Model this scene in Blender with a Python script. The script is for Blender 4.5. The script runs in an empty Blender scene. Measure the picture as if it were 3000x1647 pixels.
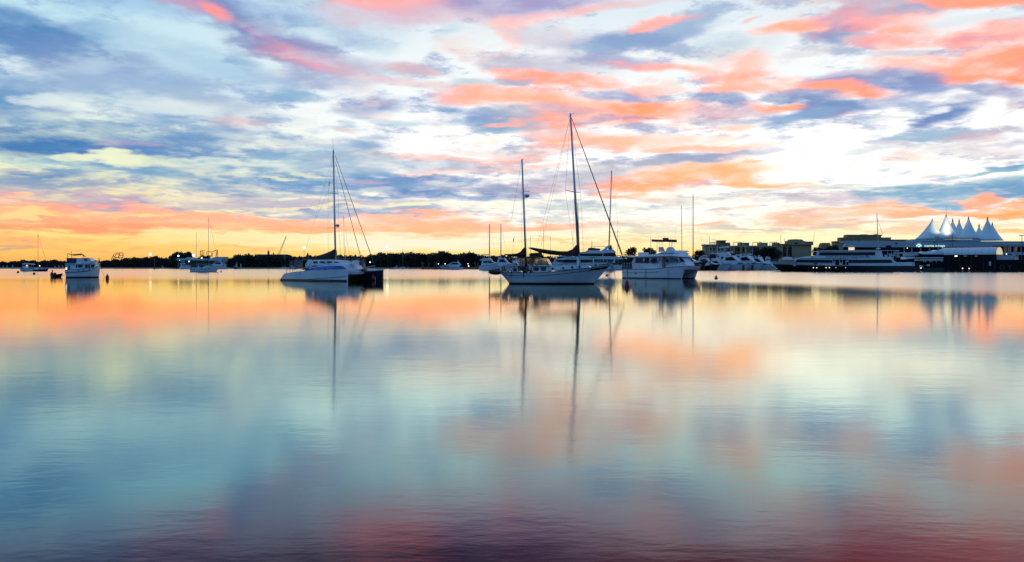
import bpy, math, random
from mathutils import Vector
S = bpy.context.scene
COL = S.collection
rad = math.radians
F, CX, HY, CAMH = 2335.0, 1500.0, 781.4, 1.9      # lens in photo pixels, centre column, horizon row, eye height

def lin(c):
    return tuple((v / 255 / 12.92) if v / 255 <= .04045 else ((v / 255 + .055) / 1.055) ** 2.4 for v in c)

# ------------------------------------------------------------------ camera
cd = bpy.data.cameras.new('camera'); cam = bpy.data.objects.new('camera', cd); COL.objects.link(cam)
cam.location = (0, 0, CAMH); cam.rotation_euler = (rad(90), 0, 0)
cd.sensor_width = 36; cd.lens = F / 3000 * 36; cd.shift_y = -(823.5 - HY) / 3000
cd.clip_start = .1; cd.clip_end = 20000
S.camera = cam

# ------------------------------------------------------------------ sky
SUN_AZ, SUN_EL = 14.0, 1.5      # the sun is setting behind the low cloud, right of the middle
W = bpy.data.worlds.new('World'); S.world = W; W.use_nodes = True
nt = W.node_tree; nt.nodes.clear()
def N(t, **k):
    n = nt.nodes.new(t)
    for a, b in k.items(): setattr(n, a, b)
    return n
def put(sock, v):
    if hasattr(v, 'is_output'): nt.links.new(v, sock)
    else: sock.default_value = v
def M(op, a, b=None, c=None, clamp=False):
    n = N('ShaderNodeMath', operation=op, use_clamp=clamp)
    put(n.inputs[0], a)
    if b is not None: put(n.inputs[1], b)
    if c is not None: put(n.inputs[2], c)
    return n.outputs[0]
def step(v, lo, hi):
    n = N('ShaderNodeMapRange', interpolation_type='SMOOTHSTEP')
    put(n.inputs[0], v); put(n.inputs[1], lo); put(n.inputs[2], hi)
    return n.outputs[0]
def mixc(f, a, b):
    n = N('ShaderNodeMix', data_type='RGBA', blend_type='MIX'); n.clamp_factor = True
    put(n.inputs[0], f)
    put(n.inputs[6], a if hasattr(a, 'is_output') else (*a, 1)); put(n.inputs[7], b if hasattr(b, 'is_output') else (*b, 1))
    return n.outputs[2]
def comb(x, y, z=0.0):
    n = N('ShaderNodeCombineXYZ'); put(n.inputs[0], x); put(n.inputs[1], y); put(n.inputs[2], z); return n.outputs[0]
def noise(vec, sc, det=6.0, rough=.55, dist=0.0):
    n = N('ShaderNodeTexNoise'); put(n.inputs['Vector'], vec)
    n.inputs['Scale'].default_value = sc; n.inputs['Detail'].default_value = det
    n.inputs['Roughness'].default_value = rough; n.inputs['Distortion'].default_value = dist
    return n
def vadd(a, b, s=None):
    if s is None:
        n = N('ShaderNodeVectorMath', operation='ADD'); put(n.inputs[0], a); put(n.inputs[1], b)
    else:
        n = N('ShaderNodeVectorMath', operation='MULTIPLY_ADD'); put(n.inputs[0], a); put(n.inputs[1], s); put(n.inputs[2], b)
    return n.outputs[0]
tc = N('ShaderNodeTexCoord'); sep = N('ShaderNodeSeparateXYZ'); put(sep.inputs[0], tc.outputs['Generated'])
dx, dy, dz = sep.outputs
az = M('ARCTAN2', dx, dy); dzp = M('MAXIMUM', dz, 0.0); el = M('ARCSINE', dzp)
U = F / 1000
q = comb(M('DIVIDE', dx, M('ADD', dzp, .12)), M('DIVIDE', dy, M('ADD', dzp, .12)))
nA = noise(q, 2.3, 7.0, .56)
nB = noise(vadd(q, (11.3, 4.7, 2.0)), 6.0, 4.0, .55)
nC = noise(vadd(q, (3.3, 24.7, 7.0)), 1.1, 3.0, .5)
cc = comb(M('MULTIPLY', az, U), M('MULTIPLY', el, U))
warp = N('ShaderNodeVectorMath', operation='SUBTRACT'); put(warp.inputs[0], nC.outputs['Color']); warp.inputs[1].default_value = (.5, .5, .5)
P1 = vadd(warp.outputs[0], cc, (.34, .10, 0))          # z stays 0; P.z = 1 so that a dot product is an affine map
warp2 = N('ShaderNodeVectorMath', operation='SUBTRACT'); put(warp2.inputs[0], nB.outputs['Color']); warp2.inputs[1].default_value = (.5, .5, .5)
P = vadd(comb(0, 0, 1), vadd(warp2.outputs[0], P1, (.16, .045, 0)), (1, 1, 1))
sA = M('SUBTRACT', nA.outputs[0], .5); sB = M('SUBTRACT', nB.outputs[0], .5)
mixn = M('MULTIPLY_ADD', sB, .7, M('MULTIPLY', sA, 1.5))          # streaky cloud noise, about -.4 .. .4

def polar(x, y):
    a = math.atan((x - CX) / F); e = math.atan((HY - y) * math.cos(a) / F)
    return a * U, e * U
def ramp(stops):
    n = N('ShaderNodeValToRGB'); put(n.inputs[0], M('MULTIPLY', el, 1 / rad(45)))
    cr = n.color_ramp; cr.interpolation = 'EASE'
    pts = []
    for y, c, k in stops:
        e = math.degrees(math.atan((HY - y) / F)) if y > -900 else y + 1000.0
        pts.append((max(0, min(1, e / 45)), c, k))
    while len(cr.elements) < len(pts): cr.elements.new(.5)
    for e_, (p_, c, k) in zip(cr.elements, sorted(pts, key=lambda t: t[0])):
        e_.position = p_; l = lin(c); e_.color = (l[0] * k, l[1] * k, l[2] * k, 1)
    return n.outputs[0]
left = ramp([(781, (252, 176, 88), 1), (735, (255, 205, 108), 1), (690, (255, 228, 140), 1), (600, (250, 236, 190), 1),
             (480, (226, 240, 218), 1), (300, (226, 241, 244), 1.02), (120, (194, 229, 242), 1), (0, (170, 206, 240), 1),
             (-330, (90, 120, 175), .5), (-955, (105, 150, 205), .8)])
right = ramp([(781, (255, 196, 96), 1.0), (748, (255, 222, 128), 1.05), (705, (255, 243, 190), 1.1), (640, (255, 251, 238), 1.15), (440, (252, 250, 247), 1.15),
              (200, (243, 247, 248), 1.05), (0, (226, 240, 248), .98), (-330, (130, 150, 200), .5), (-955, (105, 150, 205), .8)])
base = mixc(step(az, math.atan((150 - CX) / F), math.atan((1500 - CX) / F)), left, right)
# thin cloud everywhere: bluer and denser to the left
cov = step(az, -.1, -.7)
thr = M('MULTIPLY_ADD', cov, -.16, .12)
m0 = M('MULTIPLY', step(M('SUBTRACT', mixn, thr), -.1, .22), M('MULTIPLY', step(el, .045, .12), .72))
ccol = mixc(step(az, -.55, .1), lin((138, 172, 214)), lin((178, 190, 220)))
base = mixc(m0, base, ccol)
mp = M('MULTIPLY', step(M('ADD', M('MULTIPLY', sA, -1.4), M('MULTIPLY', sB, .9)), .06, .34), M('MULTIPLY', step(az, -.6, .2), .45))
base = mixc(mp, base, lin((250, 196, 172)))
SPREAD, NAMP, SOFT, BACK = 1.75, 1.7, (-.92, .12), .78
nD = noise(vadd(q, (5.1, 31.0, 1.0)), 4.2, 5.0, .66)
sD = M('SUBTRACT', nD.outputs[0], .5)
m2 = M('MULTIPLY', step(sD, .01, .16), M('MULTIPLY', step(el, .03, .08), .72))
base = mixc(m2, base, mixc(step(az, -.5, .2), lin((112, 156, 204)), lin((146, 168, 208))))
BLOBS = [
    # beyond the top of the frame
    (200, -330, 900, 190, 0, (38, 55, 88), .95), (900, -120, 650, 95, 0, (50, 46, 80), .95), (1550, -140, 500, 100, 0, (64, 50, 76), .95), (100, -110, 400, 50, 0, (70, 110, 160), .8),
    (2300, -150, 600, 90, 0, (150, 62, 68), .9), (2850, -110, 420, 100, 0, (215, 84, 76), .92), (2300, -520, 900, 200, 0, (60, 52, 80), .92), (1200, -450, 900, 160, 0, (44, 48, 78), .92),
    # left, high
    (450, 5, 420, 45, 0, (160, 188, 230), .75), (150, 150, 330, 60, -8, (112, 150, 205), .85), (40, 130, 170, 50, -6, (84, 135, 190), .8),
    (260, 200, 220, 45, -6, (165, 170, 214), .6), (20, 230, 120, 60, 0, (120, 160, 210), .6), (330, 275, 230, 40, -10, (168, 186, 220), .7),
    (640, 225, 260, 45, 4, (176, 194, 228), .6), (100, 250, 90, 30, 0, (150, 170, 215), .6), (20, 320, 130, 50, 0, (112, 150, 200), .7),
    (300, 120, 100, 22, -10, (170, 200, 230), .5), (480, 140, 160, 55, -5, (212, 238, 246), .8), (250, 190, 60, 20, 0, (215, 238, 244), .5),
    (560, 175, 200, 30, -12, (170, 196, 228), .5), (650, 170, 40, 25, 0, (120, 150, 205), .5),
    (640, 50, 170, 60, -22, (135, 140, 200), .9), (740, 100, 170, 50, -25, (122, 125, 190), .9), (850, 170, 170, 50, -22, (165, 150, 202), .85),
    (540, 12, 120, 30, -10, (215, 155, 190), .85), (610, 42, 50, 22, -15, (245, 150, 150), .95), (720, 95, 70, 10, -20, (205, 150, 190), .6),
    (820, 155, 100, 20, -15, (225, 155, 185), .7), (930, 195, 110, 22, -12, (232, 168, 188), .6), (760, 40, 90, 30, -20, (140, 160, 212), .6),
    (900, 225, 150, 25, 0, (185, 190, 222), .6), (620, 300, 110, 18, 0, (180, 190, 220), .5),
    # top centre
    (1000, 60, 160, 60, 0, (200, 210, 235), .5), (1340, 8, 280, 36, -3, (168, 145, 205), .9), (1130, 5, 130, 26, 0, (248, 168, 160), .9), (1250, 48, 260, 30, 0, (230, 188, 204), .75),
    (1540, 10, 190, 36, 0, (185, 162, 212), .85), (1610, 48, 130, 20, 5, (242, 188, 192), .7), (1830, 20, 150, 14, 5, (244, 190, 188), .6),
    (1090, 200, 200, 24, -4, (196, 194, 222), .7), (1180, 205, 110, 14, -8, (240, 190, 190), .7), (1160, 250, 180, 10, -5, (236, 200, 205), .6),
    (1050, 130, 60, 24, 0, (185, 200, 228), .5), (1330, 95, 40, 14, 10, (185, 205, 228), .6), (1360, 165, 40, 14, 0, (238, 195, 200), .6), (1480, 165, 60, 16, 8, (240, 190, 190), .6),
    (1530, 100, 45, 40, 0, (242, 182, 182), .8), (1640, 110, 120, 32, -6, (198, 184, 216), .8), (1620, 190, 150, 28, -5, (194, 180, 210), .8),
    (1655, 236, 150, 18, -4, (253, 165, 150), .95), (1540, 245, 50, 8, 0, (165, 180, 215), .7), (1400, 255, 70, 14, 0, (185, 205, 215), .6),
    (1790, 140, 60, 20, 5, (165, 182, 220), .8), (1850, 185, 110, 16, -5, (170, 165, 210), .8), (1950, 105, 120, 24, 6, (150, 165, 212), .85), (1960, 75, 70, 10, 5, (250, 175, 170), .8),
    (1985, 200, 110, 14, -4, (253, 160, 140), .85), (2110, 150, 60, 35, -10, (175, 195, 222), .6),
    # centre cloudlets
    (1085, 322, 95, 26, 2, (100, 138, 200), .98, .5), (1120, 308, 35, 7, 0, (200, 165, 195), .8), (1230, 355, 80, 9, 2, (175, 205, 222), .7), (870, 283, 70, 14, -4, (150, 180, 215), .8),
    (1060, 370, 35, 9, -5, (175, 205, 215), .6), (1060, 395, 30, 6, 0, (225, 190, 195), .5), (1420, 352, 110, 24, -3, (118, 150, 206), .9), (1530, 340, 80, 20, -5, (150, 165, 210), .8),
    (1480, 372, 90, 12, 0, (165, 185, 216), .7), (1500, 360, 60, 7, 0, (250, 180, 160), .7), (1600, 345, 100, 16, -3, (190, 180, 205), .6),
    (700, 330, 180, 30, -6, (186, 192, 220), .6), (690, 365, 70, 12, 0, (232, 192, 195), .6), (500, 320, 100, 20, 0, (235, 243, 240), .6), (250, 300, 110, 16, 0, (232, 243, 240), .6), (140, 290, 60, 14, 0, (232, 243, 240), .6),
    # middle salmon field
    (1530, 285, 150, 18, 0, (251, 178, 165), .85), (1650, 300, 150, 16, -4, (250, 172, 155), .7), (1850, 335, 220, 30, -2, (254, 160, 132), .95), (2020, 320, 150, 25, 0, (254, 158, 128), .9), (1700, 330, 90, 12, -5, (190, 170, 200), .7),
    (1860, 282, 90, 16, -3, (158, 152, 204), .9), (1930, 265, 60, 14, 0, (250, 178, 165), .8), (1800, 352, 70, 7, 2, (165, 158, 200), .85), (1930, 345, 60, 6, 0, (160, 150, 198), .8), (1960, 375, 90, 10, 0, (185, 165, 200), .8),
    (1700, 395, 130, 16, -3, (250, 190, 175), .6), (1780, 420, 180, 18, 0, (252, 182, 160), .75), (1950, 415, 150, 20, 0, (252, 186, 165), .7), (1620, 450, 150, 12, 4, (248, 195, 185), .7),
    (1300, 465, 240, 9, 0, (249, 190, 178), .8), (1450, 500, 200, 9, 3, (248, 196, 184), .6), (1450, 440, 120, 12, 0, (200, 195, 210), .6),
    (2190, 205, 80, 34, 8, (254, 165, 145), .95), (2060, 215, 90, 16, -4, (252, 172, 155), .85), (2160, 250, 150, 14, 0, (253, 172, 155), .8), (2090, 280, 70, 13, -6, (138, 150, 202), .9),
    (2080, 335, 60, 30, 0, (172, 152, 196), .85), (2150, 310, 90, 18, -4, (180, 165, 205), .7), (2180, 350, 50, 10, 2, (155, 165, 208), .8), (2050, 370, 40, 6, 0, (250, 165, 135), .8), (2130, 370, 60, 7, 0, (250, 180, 155), .6),
    # top right
    (2330, 95, 110, 16, 3, (254, 172, 152), .95), (2430, 110, 50, 12, 10, (254, 168, 145), .9), (2410, 125, 60, 14, -8, (165, 172, 212), .8), (2480, 98, 50, 22, 15, (150, 160, 208), .85), (2540, 55, 110, 26, 2, (230, 172, 188), .8),
    (2565, 80, 50, 11, 0, (138, 136, 195), .95), (2650, 60, 110, 24, 0, (238, 176, 180), .8), (2720, 85, 60, 11, 0, (254, 165, 142), .95), (2650, 36, 18, 9, 0, (254, 168, 148), .95), (2740, 26, 130, 16, 0, (165, 176, 216), .8), (2640, 15, 120, 12, 0, (205, 205, 228), .5),
    (2900, 8, 150, 18, -8, (254, 158, 142), .98), (2990, 75, 60, 15, 0, (190, 190, 222), .6), (2850, 65, 120, 14, 0, (214, 226, 236), .6), (2220, 15, 50, 12, 0, (250, 195, 185), .6), (2040, 60, 40, 40, 0, (175, 190, 222), .7),
    (2180, 75, 25, 7, 10, (252, 190, 172), .7), (2210, 150, 90, 26, 0, (205, 215, 225), .4), (2395, 160, 70, 12, 0, (220, 216, 220), .6), (2600, 118, 90, 10, -5, (236, 190, 190), .7),
    (2790, 125, 190, 26, -6, (236, 160, 165), .85), (2900, 120, 180, 34, -4, (253, 148, 128), .95), (2950, 180, 180, 40, -4, (254, 142, 120), .97), (2760, 190, 170, 26, -3, (252, 168, 152), .9), (2990, 195, 60, 18, 0, (200, 130, 160), .7), (2850, 220, 160, 12, -4, (254, 158, 132), .9),
    (2860, 118, 90, 14, -4, (190, 155, 190), .75), (2690, 162, 110, 10, -6, (190, 180, 210), .8), (2990, 225, 70, 20, 0, (254, 150, 120), .9),
    # the brightest gap: the light behind the cloud, above the marina
    (2330, 462, 210, 46, 0, (310, 306, 296), .66), (2650, 508, 180, 26, 0, (290, 288, 280), .5),
    # right, blue and mauve bank
    (2540, 225, 130, 16, 0, (190, 170, 205), .8), (2460, 250, 110, 14, -2, (168, 158, 206), .9), (2420, 268, 110, 18, -10, (253, 162, 140), .9), (2640, 245, 90, 30, -4, (138, 150, 206), .92), (2560, 285, 60, 12, 0, (150, 160, 210), .8),
    (2330, 280, 90, 14, -10, (150, 158, 206), .85), (2340, 318, 110, 9, -12, (254, 162, 132), .95), (2500, 268, 40, 12, 0, (250, 150, 135), .85), (2370, 300, 90, 12, -12, (135, 145, 200), .9), (2460, 320, 150, 18, 2, (134, 152, 206), .92),
    (2310, 350, 90, 12, 8, (150, 172, 214), .85), (2700, 300, 110, 20, 5, (140, 155, 208), .9), (2720, 335, 90, 30, 20, (120, 140, 200), .97), (2760, 305, 80, 16, 15, (130, 148, 204), .9), (2630, 320, 80, 10, -6, (160, 180, 218), .7),
    (2830, 255, 50, 14, -10, (160, 155, 206), .8), (2900, 280, 80, 32, -28, (162, 152, 202), .9), (2940, 310, 60, 12, 10, (180, 172, 208), .8), (2790, 270, 70, 12, 8, (185, 185, 215), .8), (2910, 348, 60, 10, 20, (225, 222, 225), .8), (2690, 322, 32, 9, 0, (250, 250, 250), .9),
    (2560, 353, 40, 5, 5, (205, 225, 225), .7), (2740, 405, 150, 13, 0, (165, 185, 216), .9), (2920, 402, 120, 11, 0, (212, 186, 196), .75), (2560, 430, 80, 8, -6, (205, 200, 212), .8), (2700, 440, 200, 9, 2, (210, 200, 212), .6), (2470, 452, 90, 7, 4, (200, 212, 218), .7),
    (2880, 440, 150, 10, 0, (212, 202, 210), .6), (2960, 468, 90, 14, 10, (128, 165, 206), .95), (2830, 498, 80, 7, 6, (155, 192, 216), .9), (2480, 480, 60, 4, 3, (215, 225, 225), .6), (2650, 455, 70, 5, 0, (250, 205, 180), .6), (2560, 525, 110, 3, 4, (190, 200, 205), .6),
    # big orange wing above the marina
    (1650, 540, 200, 28, 4, (186, 176, 206), .85), (1480, 560, 150, 20, 0, (216, 180, 194), .7), (2000, 520, 230, 30, 7, (254, 172, 122), .98, .5), (2220, 520, 140, 16, -8, (254, 180, 136), .95, .6), (2330, 528, 80, 7, -6, (253, 186, 148), .8), (1850, 556, 120, 16, 5, (253, 168, 130), .9),
    (2100, 466, 130, 12, 6, (162, 166, 204), .95, .6), (1960, 476, 90, 10, 4, (176, 176, 206), .85), (2060, 440, 150, 10, 0, (251, 180, 162), .8), (1780, 505, 130, 14, 6, (190, 180, 204), .8), (2250, 470, 30, 5, 10, (254, 180, 140), .8),
    (2320, 552, 180, 7, 2, (205, 208, 206), .7), (2100, 572, 160, 6, 0, (222, 210, 200), .6), (2180, 620, 60, 6, 0, (248, 206, 168), .7), (2130, 622, 30, 4, 0, (240, 190, 160), .7), (2260, 628, 150, 9, 0, (255, 253, 242), .9), (1900, 640, 160, 16, 2, (255, 252, 240), .9), (2100, 590, 200, 8, 0, (255, 252, 240), .8),
    # right low: blue bank with orange under it
    (2480, 580, 160, 18, 0, (208, 190, 204), .8), (2620, 560, 110, 18, -4, (150, 182, 212), .9), (2740, 575, 160, 30, -6, (140, 174, 212), .96, .5), (2930, 555, 140, 34, 2, (142, 176, 210), .96, .5), (2960, 575, 90, 20, -6, (132, 162, 208), .9, .5), (2560, 602, 80, 8, 0, (188, 184, 210), .8),
    (2640, 622, 260, 11, -1, (253, 172, 136), .95, .5), (2855, 600, 40, 16, 0, (252, 170, 140), .95, .5), (2900, 622, 170, 11, 0, (254, 170, 120), .95, .5), (2980, 608, 50, 8, 5, (254, 165, 105), .9, .5), (2450, 640, 150, 10, 0, (253, 192, 150), .85, .7), (2480, 665, 260, 9, 0, (252, 198, 156), .8, .7),
    (2720, 643, 160, 5, 0, (255, 253, 242), .95, .5), (2900, 650, 90, 5, 0, (255, 246, 215), .8, .5), (2960, 672, 90, 9, 0, (253, 180, 130), .8, .6), (2960, 695, 60, 5, 0, (255, 252, 235), .95, .5), (2280, 668, 180, 8, 0, (214, 205, 200), .7), (2380, 645, 80, 6, 0, (250, 200, 165), .7), (2590, 690, 180, 4, 0, (255, 240, 205), .7, .5),
    # centre low
    (1650, 615, 180, 12, 0, (190, 205, 204), .75), (1900, 600, 90, 5, 0, (214, 214, 202), .6), (1650, 640, 150, 5, 0, (200, 200, 200), .6), (1550, 595, 140, 5, 4, (255, 251, 225), .9, .5), (1320, 620, 130, 8, 0, (250, 248, 215), .85), (1450, 606, 80, 5, 0, (252, 250, 225), .8), (1570, 665, 240, 12, 0, (252, 190, 160), .85, .6),
    (1950, 668, 160, 7, 0, (215, 210, 190), .6), (2020, 655, 100, 4, 0, (252, 196, 150), .8), (1900, 690, 250, 5, 0, (252, 210, 160), .6), (1340, 692, 200, 4, 0, (252, 205, 150), .7, .5), (1600, 714, 300, 4, 0, (253, 208, 150), .8, .4), (1900, 707, 150, 3, 0, (250, 215, 170), .6, .4),
    # the two long blue bands on the left
    (250, 372, 350, 22, -2, (140, 166, 208), .8), (150, 425, 420, 32, 0, (78, 132, 187), .97, .6), (520, 405, 300, 24, -3, (118, 150, 202), .9), (860, 420, 260, 20, -5, (138, 166, 212), .8), (390, 422, 90, 10, -2, (184, 150, 196), .8), (720, 414, 40, 6, 0, (195, 165, 200), .7),
    (950, 470, 200, 22, -2, (160, 188, 218), .8), (1150, 480, 200, 16, 0, (180, 195, 216), .7), (450, 445, 180, 9, 0, (110, 150, 202), .85), (100, 470, 180, 14, 0, (150, 186, 212), .8),
    (100, 515, 240, 20, 0, (112, 148, 196), .9), (60, 498, 90, 7, 0, (185, 160, 190), .7), (560, 505, 260, 30, 0, (126, 162, 206), .9), (900, 520, 260, 26, 0, (122, 160, 208), .9), (1150, 545, 260, 22, 0, (122, 156, 208), .9), (1290, 580, 220, 17, -1, (118, 145, 203), .95), (1330, 522, 110, 7, 0, (135, 150, 205), .9), (700, 560, 300, 14, 0, (150, 168, 206), .8),
    (1080, 530, 60, 7, 0, (215, 178, 200), .7), (1400, 550, 130, 12, 0, (170, 170, 205), .8), (250, 550, 300, 14, 0, (150, 160, 198), .8),
    (230, 462, 80, 9, 0, (242, 246, 212), .95), (370, 470, 60, 17, -12, (244, 247, 210), .95), (480, 480, 50, 14, -10, (238, 244, 210), .9), (610, 466, 60, 7, 0, (215, 232, 225), .7), (540, 468, 30, 5, 0, (225, 236, 220), .7), (360, 520, 45, 6, 0, (240, 240, 200), .85), (200, 535, 50, 7, 0, (225, 226, 200), .8), (630, 512, 40, 5, 0, (235, 238, 210), .7),
    (800, 478, 70, 7, 0, (225, 235, 222), .7), (850, 514, 45, 5, 0, (240, 238, 205), .8), (950, 500, 70, 5, 0, (238, 238, 208), .8),
    # mauve, yellow flecks, salmon band low on the left
    (250, 592, 420, 17, 0, (196, 168, 192), .85), (640, 590, 260, 14, 0, (210, 192, 200), .8), (950, 600, 300, 10, 0, (196, 184, 208), .8), (480, 583, 90, 7, 0, (252, 240, 178), .9), (80, 584, 50, 5, 0, (246, 226, 180), .8), (300, 600, 200, 5, 0, (150, 160, 200), .7),
    (200, 640, 420, 34, -2, (253, 162, 138), .97, .5), (620, 645, 320, 20, -3, (252, 176, 156), .92, .5), (1080, 650, 320, 17, 0, (250, 180, 160), .9, .5), (900, 622, 260, 9, 0, (158, 168, 208), .9, .6), (1350, 665, 240, 14, 0, (251, 186, 160), .9, .6), (1200, 632, 150, 7, 0, (165, 176, 206), .8),
    (180, 668, 380, 14, 0, (255, 152, 124), .9, .5), (820, 672, 300, 12, 0, (253, 176, 140), .9, .5), (1180, 678, 240, 9, 0, (252, 186, 150), .9, .5),
    (60, 617, 70, 7, -3, (255, 226, 152), .9), (430, 632, 130, 4, -3, (255, 222, 150), .85, .5), (60, 640, 60, 4, 0, (255, 215, 150), .8), (610, 616, 30, 6, 0, (254, 246, 176), .98, .5), (680, 619, 22, 6, 0, (254, 246, 176), .98, .5), (900, 607, 200, 3, 0, (254, 238, 190), .85, .5), (1150, 615, 60, 5, 0, (252, 246, 195), .85),
    (640, 680, 140, 3, 0, (255, 232, 165), .85, .5), (900, 693, 260, 4, 0, (255, 246, 200), .8, .5), (140, 710, 110, 5, 0, (255, 188, 125), .7, .5), (200, 722, 150, 7, -1, (250, 172, 124), .85, .5), (45, 722, 60, 10, 8, (214, 160, 140), .85, .6), (20, 700, 80, 8, 0, (252, 176, 122), .8, .6), (480, 738, 250, 5, 0, (253, 200, 130), .6, .5), (720, 735, 60, 5, 0, (250, 176, 130), .5, .5),
    # palest light low in the middle
    (950, 712, 240, 16, 0, (255, 244, 190), .8, .3), (1230, 710, 260, 18, 0, (255, 248, 222), .85, .3), (1550, 695, 200, 7, 0, (255, 250, 225), .8, .4), (1700, 730, 260, 6, 0, (255, 236, 170), .6, .4), (640, 700, 200, 12, 0, (255, 240, 180), .6, .4),
]
main = nt
gap = M('MULTIPLY', step(M('SUBTRACT', M('MULTIPLY', sB, 1.3), M('MULTIPLY', sA, .8)), -.02, .26), .34)
EXT = 1.2                                     # how far a cloud reaches, in units of its radius
for i, b in enumerate(BLOBS):
    x, y, rx, ry, rot, c, k = b[:7]; amp = b[7] if len(b) > 7 else 1.0
    if c[0] > 230 and c[1] < 190: c = (c[0] * 1.17, c[1] + 9, c[2] - 8)
    elif c[2] > c[1] + 22 and c[0] > 110: c = (c[0] - 4, c[1] + 6, c[2] - 2)
    if c[2] > c[0] + 25 and y > -20: c = (c[0] - 8, c[1] - 5, c[2] - 2)
    u, v = polar(x, y); u2, _ = polar(x + 1, y); _, v2 = polar(x, y - 1)
    ax, ay = rx * SPREAD * (u2 - u), ry * SPREAD * (v2 - v); cr, sr = math.cos(rad(rot)), math.sin(rad(rot))
    BLOBS[i] = dict(c=lin(c), k=k, amp=amp, a=(cr / ax, sr / ax, -(u * cr + v * sr) / ax), b=(-sr / ay, cr / ay, (u * sr - v * cr) / ay),
                    u=u, v=v, hx=EXT * math.hypot(ax * cr, ay * sr), hy=EXT * math.hypot(ax * sr, ay * cr))
def sky_tile(x0, x1, y0, y1):
    """the clouds that reach one patch of sky, laid over the clear gradient"""
    global nt
    bl = [b for b in BLOBS if b['u'] + b['hx'] > x0 and b['u'] - b['hx'] < x1 and b['v'] + b['hy'] > y0 and b['v'] - b['hy'] < y1]
    gr = bpy.data.node_groups.new('cloud_bank', 'ShaderNodeTree')
    for nm, ty in (('P', 'NodeSocketVector'), ('noise', 'NodeSocketFloat'), ('sky', 'NodeSocketColor'), ('gap', 'NodeSocketFloat')): gr.interface.new_socket(nm, in_out='INPUT', socket_type=ty)
    gr.interface.new_socket('sky', in_out='OUTPUT', socket_type='NodeSocketColor')
    nt = gr
    gi = N('NodeGroupInput'); col = gi.outputs[2]
    for b in bl:
        d1 = N('ShaderNodeVectorMath', operation='DOT_PRODUCT'); put(d1.inputs[0], gi.outputs[0]); d1.inputs[1].default_value = b['a']
        d2 = N('ShaderNodeVectorMath', operation='DOT_PRODUCT'); put(d2.inputs[0], gi.outputs[0]); d2.inputs[1].default_value = b['b']
        r2 = M('MULTIPLY_ADD', d1.outputs['Value'], d1.outputs['Value'], M('MULTIPLY', d2.outputs['Value'], d2.outputs['Value']))
        s = M('SUBTRACT', M('MULTIPLY', gi.outputs[1], b['amp'] * NAMP), r2)
        mr = N('ShaderNodeMapRange', interpolation_type='SMOOTHSTEP'); put(mr.inputs[0], s)
        mr.inputs[1].default_value = SOFT[0]; mr.inputs[2].default_value = SOFT[1]; mr.inputs[4].default_value = b['k']
        col = mixc(mr.outputs[0], col, b['c'])
    col = mixc(gi.outputs[3], col, gi.outputs[2])          # ragged gaps
    go = N('NodeGroupOutput'); put(go.inputs[0], col)
    nt = main
    gn = N('ShaderNodeGroup'); gn.node_tree = gr
    put(gn.inputs[0], P); put(gn.inputs[1], mixn); put(gn.inputs[2], base); put(gn.inputs[3], gap)
    bg = N('ShaderNodeBackground'); put(bg.inputs[0], gn.outputs[0])
    return bg.outputs[0]
def mixs(f, a, b):
    n = N('ShaderNodeMixShader'); put(n.inputs[0], f); put(n.inputs[1], a); put(n.inputs[2], b); return n.outputs[0]
psep = N('ShaderNodeSeparateXYZ'); put(psep.inputs[0], P)
XB = [-9, -1.1, -.75, -.4, -.05, .3, .65, 1.0, 9]; YB = [-9, .09, .18, .3, .46, .68, 1.0, 9]
def rows(x0, x1, j0, j1):
    if j1 - j0 == 1: return sky_tile(x0, x1, YB[j0], YB[j1])
    m = (j0 + j1) // 2
    return mixs(M('GREATER_THAN', psep.outputs[1], YB[m]), rows(x0, x1, j0, m), rows(x0, x1, m, j1))
def cols(i0, i1):
    if i1 - i0 == 1: return rows(XB[i0], XB[i1], 0, len(YB) - 1)
    m = (i0 + i1) // 2
    return mixs(M('GREATER_THAN', psep.outputs[0], XB[m]), cols(i0, m), cols(m, i1))
front = cols(0, len(XB) - 1)
# the clear dusk sky behind and above: the Sky Texture
sky = N('ShaderNodeTexSky', sky_type='NISHITA', sun_disc=False)
sky.sun_elevation = rad(SUN_EL); sky.sun_rotation = rad(SUN_AZ); sky.air_density = 1.3; sky.dust_density = 1.0; sky.ozone_density = 3.0
nsk = N('ShaderNodeVectorMath', operation='SCALE'); put(nsk.inputs[0], sky.outputs[0]); nsk.inputs['Scale'].default_value = .15
back = N('ShaderNodeVectorMath', operation='ADD'); put(back.inputs[0], nsk.outputs[0]); back.inputs[1].default_value = tuple(v * BACK for v in lin((84, 144, 206)))
bb = N('ShaderNodeBackground'); put(bb.inputs[0], back.outputs[0])
wo = N('ShaderNodeOutputWorld'); put(wo.inputs[0], mixs(step(dy, -.25, .45), bb.outputs[0], front))
W.cycles.sampling_method = 'NONE'

# ------------------------------------------------------------------ sun, exposure
sd = bpy.data.lights.new('sun', 'SUN'); so = bpy.data.objects.new('sun', sd); COL.objects.link(so)
sd.energy = .02; sd.angle = rad(30); sd.color = (1, .72, .45)
so.rotation_euler = (rad(90 - 4), 0, rad(180 - SUN_AZ))
S.view_settings.view_transform = 'Standard'; S.view_settings.look = 'None'
S.view_settings.exposure = 0; S.view_settings.gamma = 1
S.cycles.use_denoising = True
S.cycles.max_bounces = 6; S.cycles.diffuse_bounces = 2; S.cycles.glossy_bounces = 4; S.cycles.transmission_bounces = 4
S.cycles.caustics_reflective = False; S.cycles.caustics_refractive = False; S.cycles.sample_clamp_indirect = 4

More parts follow.
